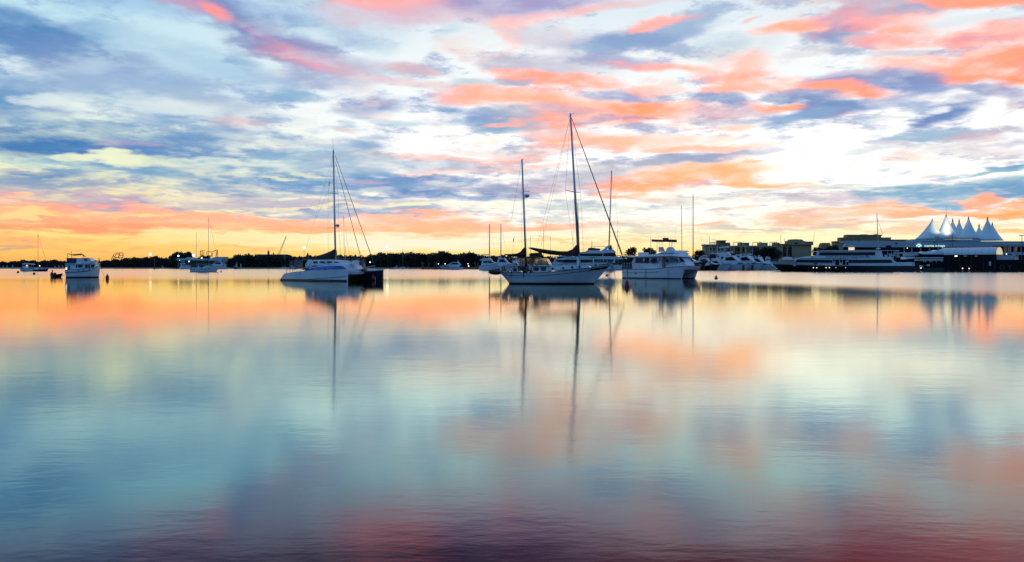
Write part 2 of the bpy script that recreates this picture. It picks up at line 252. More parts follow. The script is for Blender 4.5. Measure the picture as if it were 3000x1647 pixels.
# ================================================================== materials and mesh helpers
def mat(name, col, rough=.5, metal=0.0, var=.0, spec=.5, scale=3.0, emit=None, es=0.0):
    m = bpy.data.materials.new(name); m.use_nodes = True; t = m.node_tree; b = t.nodes['Principled BSDF']
    b.inputs['Base Color'].default_value = (*col, 1); b.inputs['Roughness'].default_value = rough; b.inputs['Metallic'].default_value = metal
    b.inputs['Specular IOR Level'].default_value = spec
    if var:
        c = t.nodes.new('ShaderNodeTexCoord'); n = t.nodes.new('ShaderNodeTexNoise'); n.inputs['Scale'].default_value = scale; n.inputs['Detail'].default_value = 5
        r = t.nodes.new('ShaderNodeMapRange'); r.inputs[1].default_value = .3; r.inputs[2].default_value = .7; r.inputs[3].default_value = 1 - var; r.inputs[4].default_value = 1 + var * .6
        h = t.nodes.new('ShaderNodeVectorMath'); h.operation = 'SCALE'; h.inputs[0].default_value = col
        t.links.new(c.outputs['Object'], n.inputs['Vector']); t.links.new(n.outputs[0], r.inputs[0]); t.links.new(r.outputs[0], h.inputs['Scale']); t.links.new(h.outputs[0], b.inputs['Base Color'])
    if emit: b.inputs['Emission Color'].default_value = (*emit, 1); b.inputs['Emission Strength'].default_value = es
    return m

def water_mat():
    m = bpy.data.materials.new('water'); m.use_nodes = True; t = m.node_tree; t.nodes.clear()
    n = lambda ty: t.nodes.new(ty); L = t.links.new
    out = n('ShaderNodeOutputMaterial'); geo = n('ShaderNodeNewGeometry')
    sp = n('ShaderNodeSeparateXYZ'); L(geo.outputs['Position'], sp.inputs[0])
    # calm near water, a wind-ruffled sheet farther out
    wn = n('ShaderNodeTexNoise'); wn.inputs['Scale'].default_value = .02; wn.inputs['Detail'].default_value = 4; L(geo.outputs['Position'], wn.inputs['Vector'])
    yy = n('ShaderNodeMath'); yy.operation = 'MULTIPLY_ADD'; L(wn.outputs[0], yy.inputs[0]); yy.inputs[1].default_value = 60
    rx = n('ShaderNodeMapRange'); rx.interpolation_type = 'SMOOTHSTEP'; L(sp.outputs[0], rx.inputs[0])      # the ruffled sheet comes nearer on the right
    rx.inputs[1].default_value = 14; rx.inputs[2].default_value = 46; rx.inputs[4].default_value = 112
    ry = n('ShaderNodeMath'); ry.operation = 'ADD'; L(rx.outputs[0], ry.inputs[0]); L(sp.outputs[1], ry.inputs[1]); L(ry.outputs[0], yy.inputs[2])
    rr = n('ShaderNodeMapRange'); rr.interpolation_type = 'SMOOTHSTEP'; L(yy.outputs[0], rr.inputs[0])
    rr.inputs[1].default_value = 118; rr.inputs[2].default_value = 205; rr.inputs[3].default_value = 0; rr.inputs[4].default_value = ROUGH_FAR - ROUGH_MID
    y1 = n('ShaderNodeMath'); y1.operation = 'MAXIMUM'; L(sp.outputs[1], y1.inputs[0]); y1.inputs[1].default_value = 3
    y2 = n('ShaderNodeMath'); y2.operation = 'POWER'; L(y1.outputs[0], y2.inputs[0]); y2.inputs[1].default_value = -.5
    r0 = n('ShaderNodeMath'); r0.operation = 'MULTIPLY_ADD'; L(y2.outputs[0], r0.inputs[0]); r0.inputs[1].default_value = ROUGH_NEAR; r0.inputs[2].default_value = .045
    ra = n('ShaderNodeMath'); ra.operation = 'ADD'; L(rr.outputs[0], ra.inputs[0]); L(r0.outputs[0], ra.inputs[1]); rr = ra
    # fine streaks of ripples, longer across the view
    mp = n('ShaderNodeMapping'); mp.inputs[3].default_value = (1.0, 2.2, 1); mp.inputs[2].default_value = (0, 0, rad(7)); L(geo.outputs['Position'], mp.inputs[0])
    r1 = n('ShaderNodeTexNoise'); r1.inputs['Scale'].default_value = 1.3; r1.inputs['Detail'].default_value = 3; L(mp.outputs[0], r1.inputs['Vector'])
    r2 = n('ShaderNodeTexNoise'); r2.inputs['Scale'].default_value = .16; r2.inputs['Detail'].default_value = 3; L(mp.outputs[0], r2.inputs['Vector'])
    ad = n('ShaderNodeMath'); ad.operation = 'MULTIPLY_ADD'; L(r2.outputs[0], ad.inputs[0]); ad.inputs[1].default_value = 2.4; L(r1.outputs[0], ad.inputs[2])
    r3 = n('ShaderNodeTexNoise'); r3.inputs['Scale'].default_value = 5.5; r3.inputs['Detail'].default_value = 2; L(mp.outputs[0], r3.inputs['Vector'])
    a3 = n('ShaderNodeMath'); a3.operation = 'MULTIPLY_ADD'; L(r3.outputs[0], a3.inputs[0]); a3.inputs[1].default_value = .35; L(ad.outputs[0], a3.inputs[2]); ad = a3
    fd = n('ShaderNodeMath'); fd.operation = 'DIVIDE'; fd.use_clamp = True; fd.inputs[0].default_value = 14; L(sp.outputs[1], fd.inputs[1])      # ripples die away into the roughness with distance
    bp = n('ShaderNodeBump'); L(fd.outputs[0], bp.inputs['Strength']); bp.inputs['Distance'].default_value = .0022; L(ad.outputs[0], bp.inputs['Height'])
    gl = n('ShaderNodeBsdfAnisotropic'); gl.distribution = 'BECKMANN'; gl.inputs['Color'].default_value = (.93, 1.0, .97, 1)
    L(rr.outputs[0], gl.inputs['Roughness']); L(bp.outputs[0], gl.inputs['Normal'])
    df = n('ShaderNodeBsdfDiffuse'); df.inputs['Color'].default_value = (.002, .03, .045, 1)
    fr = n('ShaderNodeFresnel'); fr.inputs['IOR'].default_value = 2.2
    # reflection colour painted by viewing angle: warm at grazing, teal lower, dark plum steepest
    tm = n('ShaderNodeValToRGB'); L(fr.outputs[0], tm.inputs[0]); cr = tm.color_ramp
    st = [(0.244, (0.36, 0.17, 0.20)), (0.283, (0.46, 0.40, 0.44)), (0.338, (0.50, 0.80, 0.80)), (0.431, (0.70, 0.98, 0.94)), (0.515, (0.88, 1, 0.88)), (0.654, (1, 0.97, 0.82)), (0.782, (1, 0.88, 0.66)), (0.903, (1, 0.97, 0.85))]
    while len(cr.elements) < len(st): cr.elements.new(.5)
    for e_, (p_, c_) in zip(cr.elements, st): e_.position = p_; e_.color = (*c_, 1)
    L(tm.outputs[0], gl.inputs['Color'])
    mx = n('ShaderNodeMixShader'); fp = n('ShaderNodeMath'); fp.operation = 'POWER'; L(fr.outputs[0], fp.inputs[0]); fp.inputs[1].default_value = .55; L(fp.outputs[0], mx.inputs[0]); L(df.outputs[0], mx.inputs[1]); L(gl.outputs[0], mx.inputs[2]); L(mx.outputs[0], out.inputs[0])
    return m
ROUGH_NEAR, ROUGH_MID, ROUGH_FAR = .17, .04, .18

class G:
    """collects vertices and faces of one mesh object"""
    def __init__(s): s.v = []; s.f = []
    def add(s, vs, fs):
        o = len(s.v); s.v += [tuple(p) for p in vs]; s.f += [tuple(i + o for i in f) for f in fs]; return s
    def box(s, x0, x1, y0, y1, z0, z1, tx=0.0, ty=0.0):
        """box; the top is drawn in by tx, ty at each end"""
        return s.add([(x0, y0, z0), (x1, y0, z0), (x1, y1, z0), (x0, y1, z0), (x0 + tx, y0 + ty, z1), (x1 - tx, y0 + ty, z1), (x1 - tx, y1 - ty, z1), (x0 + tx, y1 - ty, z1)],
                     [(3, 2, 1, 0), (4, 5, 6, 7), (0, 1, 5, 4), (1, 2, 6, 5), (2, 3, 7, 6), (3, 0, 4, 7)])
    def prism(s, pts, y0, y1, inset=0.0, cx=None):
        """side outline (x, z) extruded from y0 to y1; inset narrows the higher points"""
        n = len(pts); zs = [p[1] for p in pts]; a, b = min(zs), max(zs)
        w = lambda z: inset * (z - a) / (b - a + 1e-6)
        A = [(x, y0 + w(z), z) for x, z in pts]; B = [(x, y1 - w(z), z) for x, z in pts]
        return s.add(A + B, [tuple(range(n)), tuple(range(2 * n - 1, n - 1, -1))] + [(i, i + n, (i + 1) % n + n, (i + 1) % n) for i in range(n)])
    def tube(s, p0, p1, r0, r1=None, n=6):
        r1 = r0 if r1 is None else r1; p0 = Vector(p0); p1 = Vector(p1); d = (p1 - p0).normalized()
        u = d.orthogonal().normalized(); w = d.cross(u)
        vs = [p + (u * math.cos(t) + w * math.sin(t)) * r for p, r in ((p0, r0), (p1, r1)) for t in [2 * math.pi * k / n for k in range(n)]]
        return s.add(vs, [tuple(range(n - 1, -1, -1)), tuple(range(n, 2 * n))] + [(i, (i + 1) % n, (i + 1) % n + n, i + n) for i in range(n)])
    def path(s, pts, r, n=5):
        for a, b in zip(pts, pts[1:]): s.tube(a, b, r, r, n)
        return s
    def lathe(s, prof, c=(0, 0, 0), n=12, sx=1.0, sy=1.0):
        vs = []; fs = []
        for r, z in prof: vs += [(c[0] + r * sx * math.cos(2 * math.pi * k / n), c[1] + r * sy * math.sin(2 * math.pi * k / n), c[2] + z) for k in range(n)]
        for j in range(len(prof) - 1): fs += [(j * n + k, j * n + (k + 1) % n, (j + 1) * n + (k + 1) % n, (j + 1) * n + k) for k in range(n)]
        fs += [tuple(range(n - 1, -1, -1)), tuple(range((len(prof) - 1) * n, len(prof) * n))]
        return s.add(vs, fs)
    def ball(s, c, r, n=10, m=6, sz=1.0):
        return s.lathe([(max(.001, r * math.sin(math.pi * j / m)), -r * sz * math.cos(math.pi * j / m)) for j in range(m + 1)], c, n)
    def loft(s, secs, close=False, caps=True):
        """secs: lists of points, same count; joined ring to ring"""
        n = len(secs[0]); vs = [p for q in secs for p in q]; fs = []
        for j in range(len(secs) - 1):
            for k in range(n if close else n - 1): fs.append((j * n + k, j * n + (k + 1) % n, (j + 1) * n + (k + 1) % n, (j + 1) * n + k))
        if caps: fs += [tuple(range(n - 1, -1, -1)), tuple(range((len(secs) - 1) * n, len(secs) * n))]
        return s.add(vs, fs)
    def ring(s, c, R, r, axis='y', n=16, m=6):
        vs = []
        for i in range(n):
            a = 2 * math.pi * i / n
            for j in range(m):
                b = 2 * math.pi * j / m; q = R + r * math.cos(b); h = r * math.sin(b)
                p = (q * math.cos(a), h, q * math.sin(a)) if axis == 'y' else ((h, q * math.cos(a), q * math.sin(a)) if axis == 'x' else (q * math.cos(a), q * math.sin(a), h))
                vs.append((c[0] + p[0], c[1] + p[1], c[2] + p[2]))
        return s.add(vs, [(i * m + j, ((i + 1) % n) * m + j, ((i + 1) % n) * m + (j + 1) % m, i * m + (j + 1) % m) for i in range(n) for j in range(m)])
    def obj(s, name, m, parent=None, smooth=False, label=None):
        me = bpy.data.meshes.new(name); me.from_pydata(s.v, [], s.f); me.update()
        if m: me.materials.append(m)
        if smooth: me.polygons.foreach_set('use_smooth', [True] * len(me.polygons))
        o = bpy.data.objects.new(name, me); COL.objects.link(o)
        if parent: o.parent = parent
        if label: o['label'] = label
        return o
def tag(o, label=None, cat=None, group=None, kind=None):
    if label: o['label'] = label
    if cat: o['category'] = cat
    if group: o['group'] = group
    if kind: o['kind'] = kind
    return o
def thing(name, label, cat, loc, rz=0.0, group=None):
    o = bpy.data.objects.new(name, None); COL.objects.link(o); o.location = loc; o.rotation_euler = (0, 0, rz)
    return tag(o, label, cat, group)
def copy_tree(o, parent=None):
    c = o.copy(); COL.objects.link(c)
    if parent: c.parent = parent
    for ch in list(o.children): copy_tree(ch, c)
    return c
def at(px, Y, py=None):
    """world point that the photograph shows at column px (row py), Y metres out"""
    return ((px - CX) / F * Y, Y, 0.0 if py is None else CAMH + (HY - py) / F * Y)
def yd(py): return CAMH * F / (py - HY)          # distance of a waterline seen at row py

# ================================================================== the setting
R = random.Random(7)
MW = water_mat()
g = G(); g.add([(-3500, -60, 0), (3500, -60, 0), (3500, 6000, 0), (-3500, 6000, 0)], [(0, 1, 2, 3)])
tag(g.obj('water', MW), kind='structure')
GEL = mat('white_gelcoat', (.72, .76, .80), .25, var=.06, scale=.7)
GEL2 = mat('dull_white_paint', (.55, .57, .58), .45, var=.12, scale=.9)
GLASS = mat('dark_glass', (.01, .012, .016), .08, spec=.2)
BLACK = mat('black_paint', (.008, .009, .012), .45, var=.2)
NAVY = mat('navy_paint_and_shade', (.012, .018, .035), .3, var=.1)
RUB = mat('dark_rubbing_strake', (.02, .02, .025), .5)
WOOD = mat('varnished_teak', (.10, .045, .02), .4, var=.25, scale=2)
TEAKD = mat('weathered_teak_deck', (.2, .16, .12), .7, var=.25, scale=2)
ALU = mat('anodised_alloy', (.45, .47, .5), .4, .5, var=.05)
WIRE = mat('rigging_wire', (.06, .06, .065), .5, .3)
CANVAS = mat('brown_canvas', (.035, .022, .018), .85, var=.2)
CANVASB = mat('blue_canvas', (.02, .05, .14), .85, var=.2)
STRIPE = mat('blue_vinyl_stripe', (.015, .12, .42), .35, var=.05)
SAILC = mat('furled_sailcloth', (.12, .12, .12), .8, var=.15)
STEEL = mat('stainless_tube', (.35, .36, .38), .35, .8)
RUBBER = mat('black_rubber', (.01, .01, .012), .7, var=.2)
RED = mat('red_buoy', (.28, .025, .02), .5, var=.2, scale=4)
ORANGE = mat('orange_buoy', (.45, .10, .02), .5, var=.2, scale=4)
CLEAR = mat('cloudy_clear_vinyl', (.55, .5, .42), .3)
_b = CLEAR.node_tree.nodes['Principled BSDF']; _b.inputs['Transmission Weight'].default_value = .93; _b.inputs['IOR'].default_value = 1.02
PANE = mat('see_through_pane', (.6, .7, .66), .05); _b = PANE.node_tree.nodes['Principled BSDF']; _b.inputs['Transmission Weight'].default_value = .95; _b.inputs['IOR'].default_value = 1.02
ROPE = mat('mooring_rope', (.16, .13, .10), .9)
LAMP = mat('lit_lamp', (1, 1, 1), .5, emit=(1, .93, .8), es=3.2)
LAMPS = mat('lit_small_lamp', (1, 1, 1), .5, emit=(1, .95, .85), es=2)

def li(t, pts):
    if t <= pts[0][0]: return pts[0][1]
    for (a, p), (b, q_) in zip(pts, pts[1:]):
        if t <= b: return p + (q_ - p) * (t - a) / (b - a)
    return pts[-1][1]
class V:
    """a boat's or building's own frame: stands Y metres out where column px is, turned by rz"""
    def __init__(s, px, Y, rz=0.0, z=0.0):
        s.o = at(px, Y); s.o = (s.o[0], s.o[1], z); s.rz = rz; s.c, s.s = math.cos(rz), math.sin(rz)
    def x(s, px, yo=0.0):
        k = (px - CX) / F; ox = s.o[0] - yo * s.s; oy = s.o[1] + yo * s.c
        return (k * oy - ox) / (s.c - k * s.s)
    def p(s, px, py, yo=0.0):
        x = s.x(px, yo); Y = s.o[1] + x * s.s + yo * s.c
        return (x, CAMH + (HY - py) / F * Y - s.o[2])
    def pts(s, l, yo=0.0): return [s.p(a, b, yo) for a, b in l]
    def P(s, px, py, yo=0.0):
        x, z = s.p(px, py, yo); return (x, yo, z)
    def thing(s, name, label, cat, group=None): return thing(name, label, cat, s.o, s.rz, group)

class Hull:
    def __init__(s, par, xs, xb, B, sheer, ovs=.3, ovb=.6, beam=None, w0=.9, w1=.35, m=None, boot=BLACK, bz=.12, deck=None, n=22, yo=0.0, drop=.08, name='hull', draft=.35, square=False):
        s.xs, s.xb, s.B, s.sh, s.ovs, s.ovb, s.w0, s.w1, s.yo = xs, xb, B, sheer, ovs, ovb, w0, w1, yo
        s.beam = beam or [(0, .72), (.15, .86), (.35, .98), (.5, 1), (.7, .86), (.85, .55), (.95, .22), (1, .03)]
        ts = [i / n for i in range(n + 1)]; hs = [1, .75, .5, .25, .08, 0]
        def ring(t, hs, off=0.0, dr=True):
            A = [s.pt(t, h, 1, off) for h in hs]; Bq = [s.pt(t, h, -1, off) for h in hs]
            if dr:
                a = s.pt(t, 0, 1); b = s.pt(t, 0, -1); m_ = (a[1] + b[1]) / 2
                A.append((a[0], m_ + (a[1] - m_) * .8, -draft)); Bq.append((b[0], m_ + (b[1] - m_) * .8, -draft))
            return A + Bq[::-1]
        g = G().loft([ring(t, hs) for t in ts]); s.obj = g.obj(name, m or GEL, par, smooth=True)
        mod = s.obj.modifiers.new('edge', 'EDGE_SPLIT'); mod.split_angle = rad(40)
        if boot:
            g = G()
            for sd in (1, -1):
                g.loft([[s.ptz(t, bz, sd, .015), s.ptz(t, -.1, sd, .03), s.ptz(t, -.1, sd, -.05), s.ptz(t, bz, sd, -.02)] for t in ts], close=True)
            g.loft([[s.ptz(0, bz, 1, .01), s.ptz(0, -.1, 1, .01)], [s.ptz(0, bz, -1, .01), s.ptz(0, -.1, -1, .01)]], caps=False)
            o = g.obj('boot_stripe', boot, par)
        g = G().loft([[(*s.pt(t, 1, 1)[:2], s.pt(t, 1, 1)[2] - drop), (*s.pt(t, 1, -1)[:2], s.pt(t, 1, -1)[2] - drop)] for t in ts], caps=False)
        g.obj('deck', deck or GEL2, par)
    def pt(s, t, h, side=1, off=0.0):
        xt = s.xs + (s.xb - s.xs) * t; xw = s.xs + s.ovs + (s.xb - s.ovb - s.xs - s.ovs) * t
        x = xw + (xt - xw) * h ** 1.15; w = s.w0 + (s.w1 - s.w0) * t * t
        y = s.B / 2 * li(t, s.beam) * (w + (1 - w) * h ** .8)
        return (x, s.yo + side * (y + off), li(t, s.sh) * h)
    def ptz(s, t, z, side=1, off=0.0):
        z_ = li(t, s.sh); h = max(0, min(1, z / z_)); p = s.pt(t, h, side, off); return (p[0], p[1], z)
    def band(s, par, name, m, t0, t1, h0, h1, off=.02, n=16, sides=(1, -1)):
        """a strip standing proud of the hull between heights h0(t) and h1(t), given in parts of the sheer height"""
        g = G(); f0 = h0 if callable(h0) else (lambda t: h0); f1 = h1 if callable(h1) else (lambda t: h1)
        for sd in sides:
            g.loft([[s.pt(t, f0(t), sd, off), s.pt(t, f1(t), sd, off), s.pt(t, f1(t), sd, -.03), s.pt(t, f0(t), sd, -.03)] for t in [t0 + (t1 - t0) * i / n for i in range(n + 1)]], close=True)
        return g.obj(name, m, par)
    def ports(s, par, ts, h, r, name='porthole', m=None):
        for t in ts:
            p = s.pt(t, h, -1, .01); g = G().tube((p[0], p[1] - .02, p[2]), (p[0], p[1] + .06, p[2]), r, r, 10); g.obj(name, m or GLASS, par)
    def rail(s, par, t0, t1, ht, n=8, m=None, r=.018, inset=.08, name='guard_rail', mid=True):
        for sd in (-1, 1):
            g = G(); T = [t0 + (t1 - t0) * i / n for i in range(n + 1)]
            top = []
            for t in T:
                p = s.pt(t, 1, sd, -inset); q_ = (p[0], p[1], p[2] + ht); top.append(q_); g.tube(p, q_, r, r, 4)
            g.path(top, r, 4)
            if mid: g.path([(a, b, c - ht / 2) for a, b, c in top], r * .7, 4)
            g.obj(name, m or STEEL, par)
class Block:
    """a cabin: side outline (x, z), half width w about yo, sides leaning in by inset towards the top"""
    def __init__(s, par, name, pts, w, inset=0.0, m=None, yo=0.0, label=None, nose=None):
        s.nose = nose
        s.par, s.w, s.inset, s.yo = par, w, inset, yo; zs = [p[1] for p in pts]; s.a, s.b = min(zs), max(zs)
        n = len(pts); A = [(x, yo - s.yf(z, x), z) for x, z in pts]; B = [(x, yo + s.yf(z, x), z) for x, z in pts]
        g = G().add(A + B, [tuple(range(n)), tuple(range(2 * n - 1, n - 1, -1))] + [(i, i + n, (i + 1) % n + n, (i + 1) % n) for i in range(n)]); s.obj = g.obj(name, m or GEL, par, label=label)
    def yf(s, z, x=None):
        k = 1.0
        if s.nose and x is not None: k = 1 + (s.nose[2] - 1) * max(0, min(1, (x - s.nose[0]) / (s.nose[1] - s.nose[0])))
        return s.w * k - s.inset * (z - s.a) / (s.b - s.a + 1e-6)
    def win(s, pts, name='window', m=None, th=.03, par=None, far=True, label=None):
        n = len(pts)
        for sd in ((-1, 1) if far else (-1,)):
            A = [(x, s.yo + sd * (s.yf(z, x) + th), z) for x, z in pts]; B = [(x, s.yo + sd * (s.yf(z, x) - .02), z) for x, z in pts]
            g = G().add(A + B, [tuple(range(n)), tuple(range(2 * n - 1, n - 1, -1))] + [(i, (i + 1) % n, (i + 1) % n + n, i + n) for i in range(n)])
            o = g.obj(name, m or GLASS, par or s.obj, label=label)          # a sub-part of the cabin
def bundle(par, name, secs, w, m, n=9):
    """a furled sail lying along a boom: (x, ztop, zbottom[, width factor]) sections"""
    R_ = []
    for q_ in secs:
        x, a, b = q_[:3]; k = q_[3] if len(q_) > 3 else 1
        R_.append([(x, w * k * math.cos(2 * math.pi * j / n), (a + b) / 2 + (a - b) / 2 * math.sin(2 * math.pi * j / n)) for j in range(n)])
    return G().loft(R_, close=True).obj(name, m, par, smooth=True)
def mast(par, p0, p1, r0, r1, m=ALU, name='mast'): return G().tube(p0, p1, r0, r1, 8).obj(name, m, par, smooth=True)
def line(par, name, p0, p1, r=.014, m=WIRE, r1=None): return G().tube(p0, p1, r, r1, 5).obj(name, m, par)

def text_obj(s, size, name, m, par, loc, rot, depth=.01, align='CENTER', fit=None):
    cu = bpy.data.curves.new(name, 'FONT'); cu.body = s; cu.size = size; cu.extrude = depth; cu.align_x = align; cu.align_y = 'CENTER'; cu.resolution_u = 2
    o = bpy.data.objects.new(name, cu); COL.objects.link(o)
    bpy.context.view_layer.update()
    me = bpy.data.meshes.new_from_object(o.evaluated_get(bpy.context.evaluated_depsgraph_get())); bpy.data.objects.remove(o)
    if fit:
        xs = [v.co.x for v in me.vertices]; k = fit / (max(xs) - min(xs))
        for v in me.vertices: v.co.x *= k
    me.materials.clear(); me.materials.append(m); me.name = name
    o = bpy.data.objects.new(name, me); COL.objects.link(o); o.parent = par; o.location = loc; o.rotation_euler = rot
    return o

# ================================================================== land
SAND = mat('dim_sand', (.22, .18, .13), .9, var=.15, scale=.2)
EARTH = mat('dark_earth', (.035, .04, .025), .95, var=.3, scale=.1)
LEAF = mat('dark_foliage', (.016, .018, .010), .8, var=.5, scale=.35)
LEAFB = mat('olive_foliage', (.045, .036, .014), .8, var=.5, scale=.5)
BARK = mat('bark', (.05, .04, .03), .9, var=.3)
shore = [(-1700, 900), (-760, 862), (-540, 840), (-200, 842), (0, 838), (40, 780), (75, 620), (92, 470), (110, 447), (430, 441), (1100, 441)]
def strip(name, m, d0, z0, d1, z1):
    g = G(); g.loft([[(x, y + d0, z0), (x * 1.0, y + d1, z1)] for x, y in shore], caps=False); o = g.obj(name, m); tag(o, kind='structure'); return o
strip('beach', SAND, -2, -.3, 16, 1.25)
g = G(); g.loft([[(x, y + 15.9, 1.2), (x * 1.5, 2600, 6)] for x, y in shore], caps=False); tag(g.obj('ground', EARTH), kind='structure')

def leaves(g, c, rx, ry, rz, n, s, rr=R, flat=1.0, hollow=.35):
    """n leafy sprays through an ellipsoid, thicker towards its skin"""
    for _ in range(n):
        a = rr.uniform(0, 2 * math.pi); zz = rr.uniform(-1, 1); q_ = math.sqrt(1 - zz * zz); d = rr.uniform(hollow, 1) ** .6 * (1 + rr.gauss(0, .06))
        p = Vector((c[0] + rx * d * q_ * math.cos(a), c[1] + ry * d * q_ * math.sin(a), c[2] + rz * d * zz * flat))
        u = Vector((rr.gauss(0, 1), rr.gauss(0, 1), rr.gauss(0, 1))).normalized() * s * rr.uniform(.6, 1.3); v = u.orthogonal().normalized() * s * rr.uniform(.4, .9)
        g.add([p - u, p + v, p + u, p - v * .6], [(0, 1, 2, 3)])
    return g
def tree(name, label, px, top, base, Y, wpx, cat='tree', group=None, kind='round', m=None, n=420, z0=None):
    """tree whose crown top is seen at row top; base is the row where the crown starts"""
    o = at(px, Y, 0); zt = CAMH + (HY - top) / F * Y; zb = CAMH + (HY - base) / F * Y; w = wpx / F * Y / 2
    gz = 1.3 if z0 is None else z0
    t = thing(name, label, cat, (o[0], Y, gz), R.uniform(0, 6), group); zt -= gz; zb -= gz
    g = G().tube((0, 0, -.2), (.1, .1, zb + (zt - zb) * .3), max(.18, w * .07), max(.12, w * .05), 7)
    for k in range(5):
        a = k * 1.26 + R.uniform(0, .8); g.tube((.1, .1, zb * .8), (w * .55 * math.cos(a), w * .55 * math.sin(a), zb + (zt - zb) * R.uniform(.4, .65)), max(.12, w * .03), .06, 5)
    g.obj('trunk', BARK, t)
    g = G(); H = zt - zb; s = max(.3, min(w, H) * .14)
    if kind == 'spire':
        for k in range(9):
            f = k / 9; leaves(g, (0, 0, zb + H * f), w * (1 - f) + .15, w * (1 - f) + .15, H * .05 + .2, n // 12, s)
    else:
        leaves(g, (0, 0, zb + H * .5), w * .86, w * .86, H * .42, n // 2, s)
        for k in range(9):
            a = R.uniform(0, 6.28); rr_ = R.uniform(.25, .75)
            leaves(g, (w * rr_ * math.cos(a), w * rr_ * math.sin(a), zb + H * R.uniform(.3, .78)), w * .34, w * .34, H * .24, n // 16, s)
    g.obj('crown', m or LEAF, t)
    return t

# far wood: one continuous mass along the left shore, its outline read along the shore
PROF = [(-200, 768), (0, 769), (40, 767), (70, 765), (110, 766), (140, 764.5), (170, 765), (186, 769), (215, 767), (279, 766), (330, 763), (345, 764), (380, 757), (400, 756), (425, 757), (455, 754), (490, 758), (560, 758), (600, 760), (670, 757), (690, 749), (790, 748), (850, 750), (870, 754), (900, 752),
        (985, 750), (1060, 752), (1100, 748), (1112, 743), (1200, 743), (1260, 745), (1300, 738.5), (1330, 747), (1375, 740), (1400, 749), (1440, 751), (1560, 752), (1700, 752), (1990, 752), (2050, 752)]
def wood(name, x0, x1, Y0, dY, n, s, seed, prof=PROF, zb=1.0):
    rr = random.Random(seed); g = G()
    for _ in range(n):
        px = rr.uniform(x0, x1); Y = Y0 + rr.uniform(0, dY); top = li(px, prof) + 1.6 * math.sin(px * .21 + seed) + 1.2 * math.sin(px * .067)
        zt = CAMH + (HY - top) / F * Y0
        f = rr.random() ** .95; z = zb + (zt - zb) * f * (1 + rr.gauss(0, .05))
        p = Vector(((px - CX) / F * Y, Y, z))
        u = Vector((rr.gauss(0, 1), rr.gauss(0, .5), rr.gauss(0, 1))).normalized() * s * rr.uniform(.6, 1.3) * (.55 if f > .85 else 1.1); v = u.orthogonal().normalized() * s * rr.uniform(.4, .9)
        g.add([p - u, p + v, p + u, p - v * .6], [(0, 1, 2, 3)])
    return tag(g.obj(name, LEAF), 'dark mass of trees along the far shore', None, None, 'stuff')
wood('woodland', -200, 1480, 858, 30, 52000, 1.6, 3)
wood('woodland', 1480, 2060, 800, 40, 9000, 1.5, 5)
fs = 'trees standing out of the far wood'
tree('fig_tree', 'broad dark round-headed tree left of the blue boat shed', 528, 737, 782, 850, 76, n=1500)
for px, top, w, lab in ((290, 756, 8, 'small pointed tree beside the left trawler flybridge'), (457, 752, 5, 'thin spire tree left of the round-headed tree'), (505, 746, 5, 'slender spire tree just behind the round-headed tree'),
                        (705, 741, 6, 'small spire tree above the small blue boat'), (1115, 739, 26, 'ragged tree right of the sailing catamaran forestays')):
    tree('pine_tree' if w < 10 else 'gum_tree', lab, px, top, 775, 856, w * 1.6, kind='spire' if w < 10 else 'round', n=260)
for px, top, w in ((602, 747, 34), (585, 752, 20)): tree('bushy_tree', 'bushy tree above the boat shed roof, %s of two' % ('wider' if w > 30 else 'narrower'), px, top, 768, 846, w, n=520, group='bushy trees above the boat shed')
LABS = ['first ragged crown right of the catamaran forestays', 'second ragged crown, widest below the glowing lamp at right', 'ragged crown beside the mast of the small lone yacht', 'crown at the left end of the long pontoon', 'tall crown above the sports cruiser with swept hardtop', 'lower crown just right of the one above the sports cruiser', 'broad crown nearest the first marina mast', 'small crown between the last broad crown and the marina boats',
        'small crown just left of the trawler', 'crown left of the lamp by the round-headed tree', 'low crown left of the channel marker', 'middle crown of three just left of the resort cupolas', 'right crown of three by the resort cupolas', 'left crown of three above the small blue boat']
for k, (px, top, w) in enumerate([(1145, 739, 26), (1170, 740, 30), (1215, 741, 26), (1242, 743, 24), (1303, 735, 34), (1338, 742, 22), (1376, 737, 32), (1398, 743, 22), (178, 764, 10), (412, 754, 20), (396, 755, 18), (735, 746, 22), (760, 747, 20), (715, 747, 18)]):
    tree('shore_tree', LABS[k], px, top, 770, 852 + k % 4 * 2, w, n=420, group=fs)
for px, top, w, lab in ((1849, 723, 40, 'olive tree lump seen above the white box of the power catamaran'), (1903, 725, 46, 'low olive tree behind the flybridge of the power catamaran'), (1572, 739, 44, 'olive tree under the long brown furled sail'), (2044, 731, 28, 'dark tree left of the hotel building')):
    tree('marina_tree', lab, px, top, 760, 640, w, m=LEAFB, n=800)

# ================================================================== white ketch, nearest boat
v = V(1620, 88, -.16); t = v.thing('sailing_ketch', 'large white two-masted ketch with brown sail covers moored nearest the camera', 'sailboat')
xs, xb = v.p(1465.4, 796)[0], v.p(1790, 777)[0]
shp = [(0, v.p(1466, 796.5, -1.2)[1])] + [((v.p(px, py, -1.7)[0] - xs) / (xb - xs), v.p(px, py, -1.7)[1]) for px, py in ((1500, 798), (1535, 799.3), (1580, 799), (1640, 794.3), (1690, 789), (1740, 783.5))] + [(1, v.p(1788, 777)[1])]
h = Hull(t, xs, xb, 3.7, shp, ovs=1.15, ovb=1.9, w0=.82, w1=.25, beam=[(0, .42), (.06, .6), (.2, .85), (.4, 1), (.55, 1), (.72, .84), (.86, .52), (.95, .22), (1, .04)], bz=.16, deck=TEAKD, n=30)
h.band(t, 'rubbing_strake', RUB, .03, .99, lambda u: .70 if u < .4 else .70 + .16 * (u - .4) / .6, lambda u: .735 if u < .4 else .735 + .16 * (u - .4) / .6 + .08 * max(0, u - .85) / .15, off=.035)
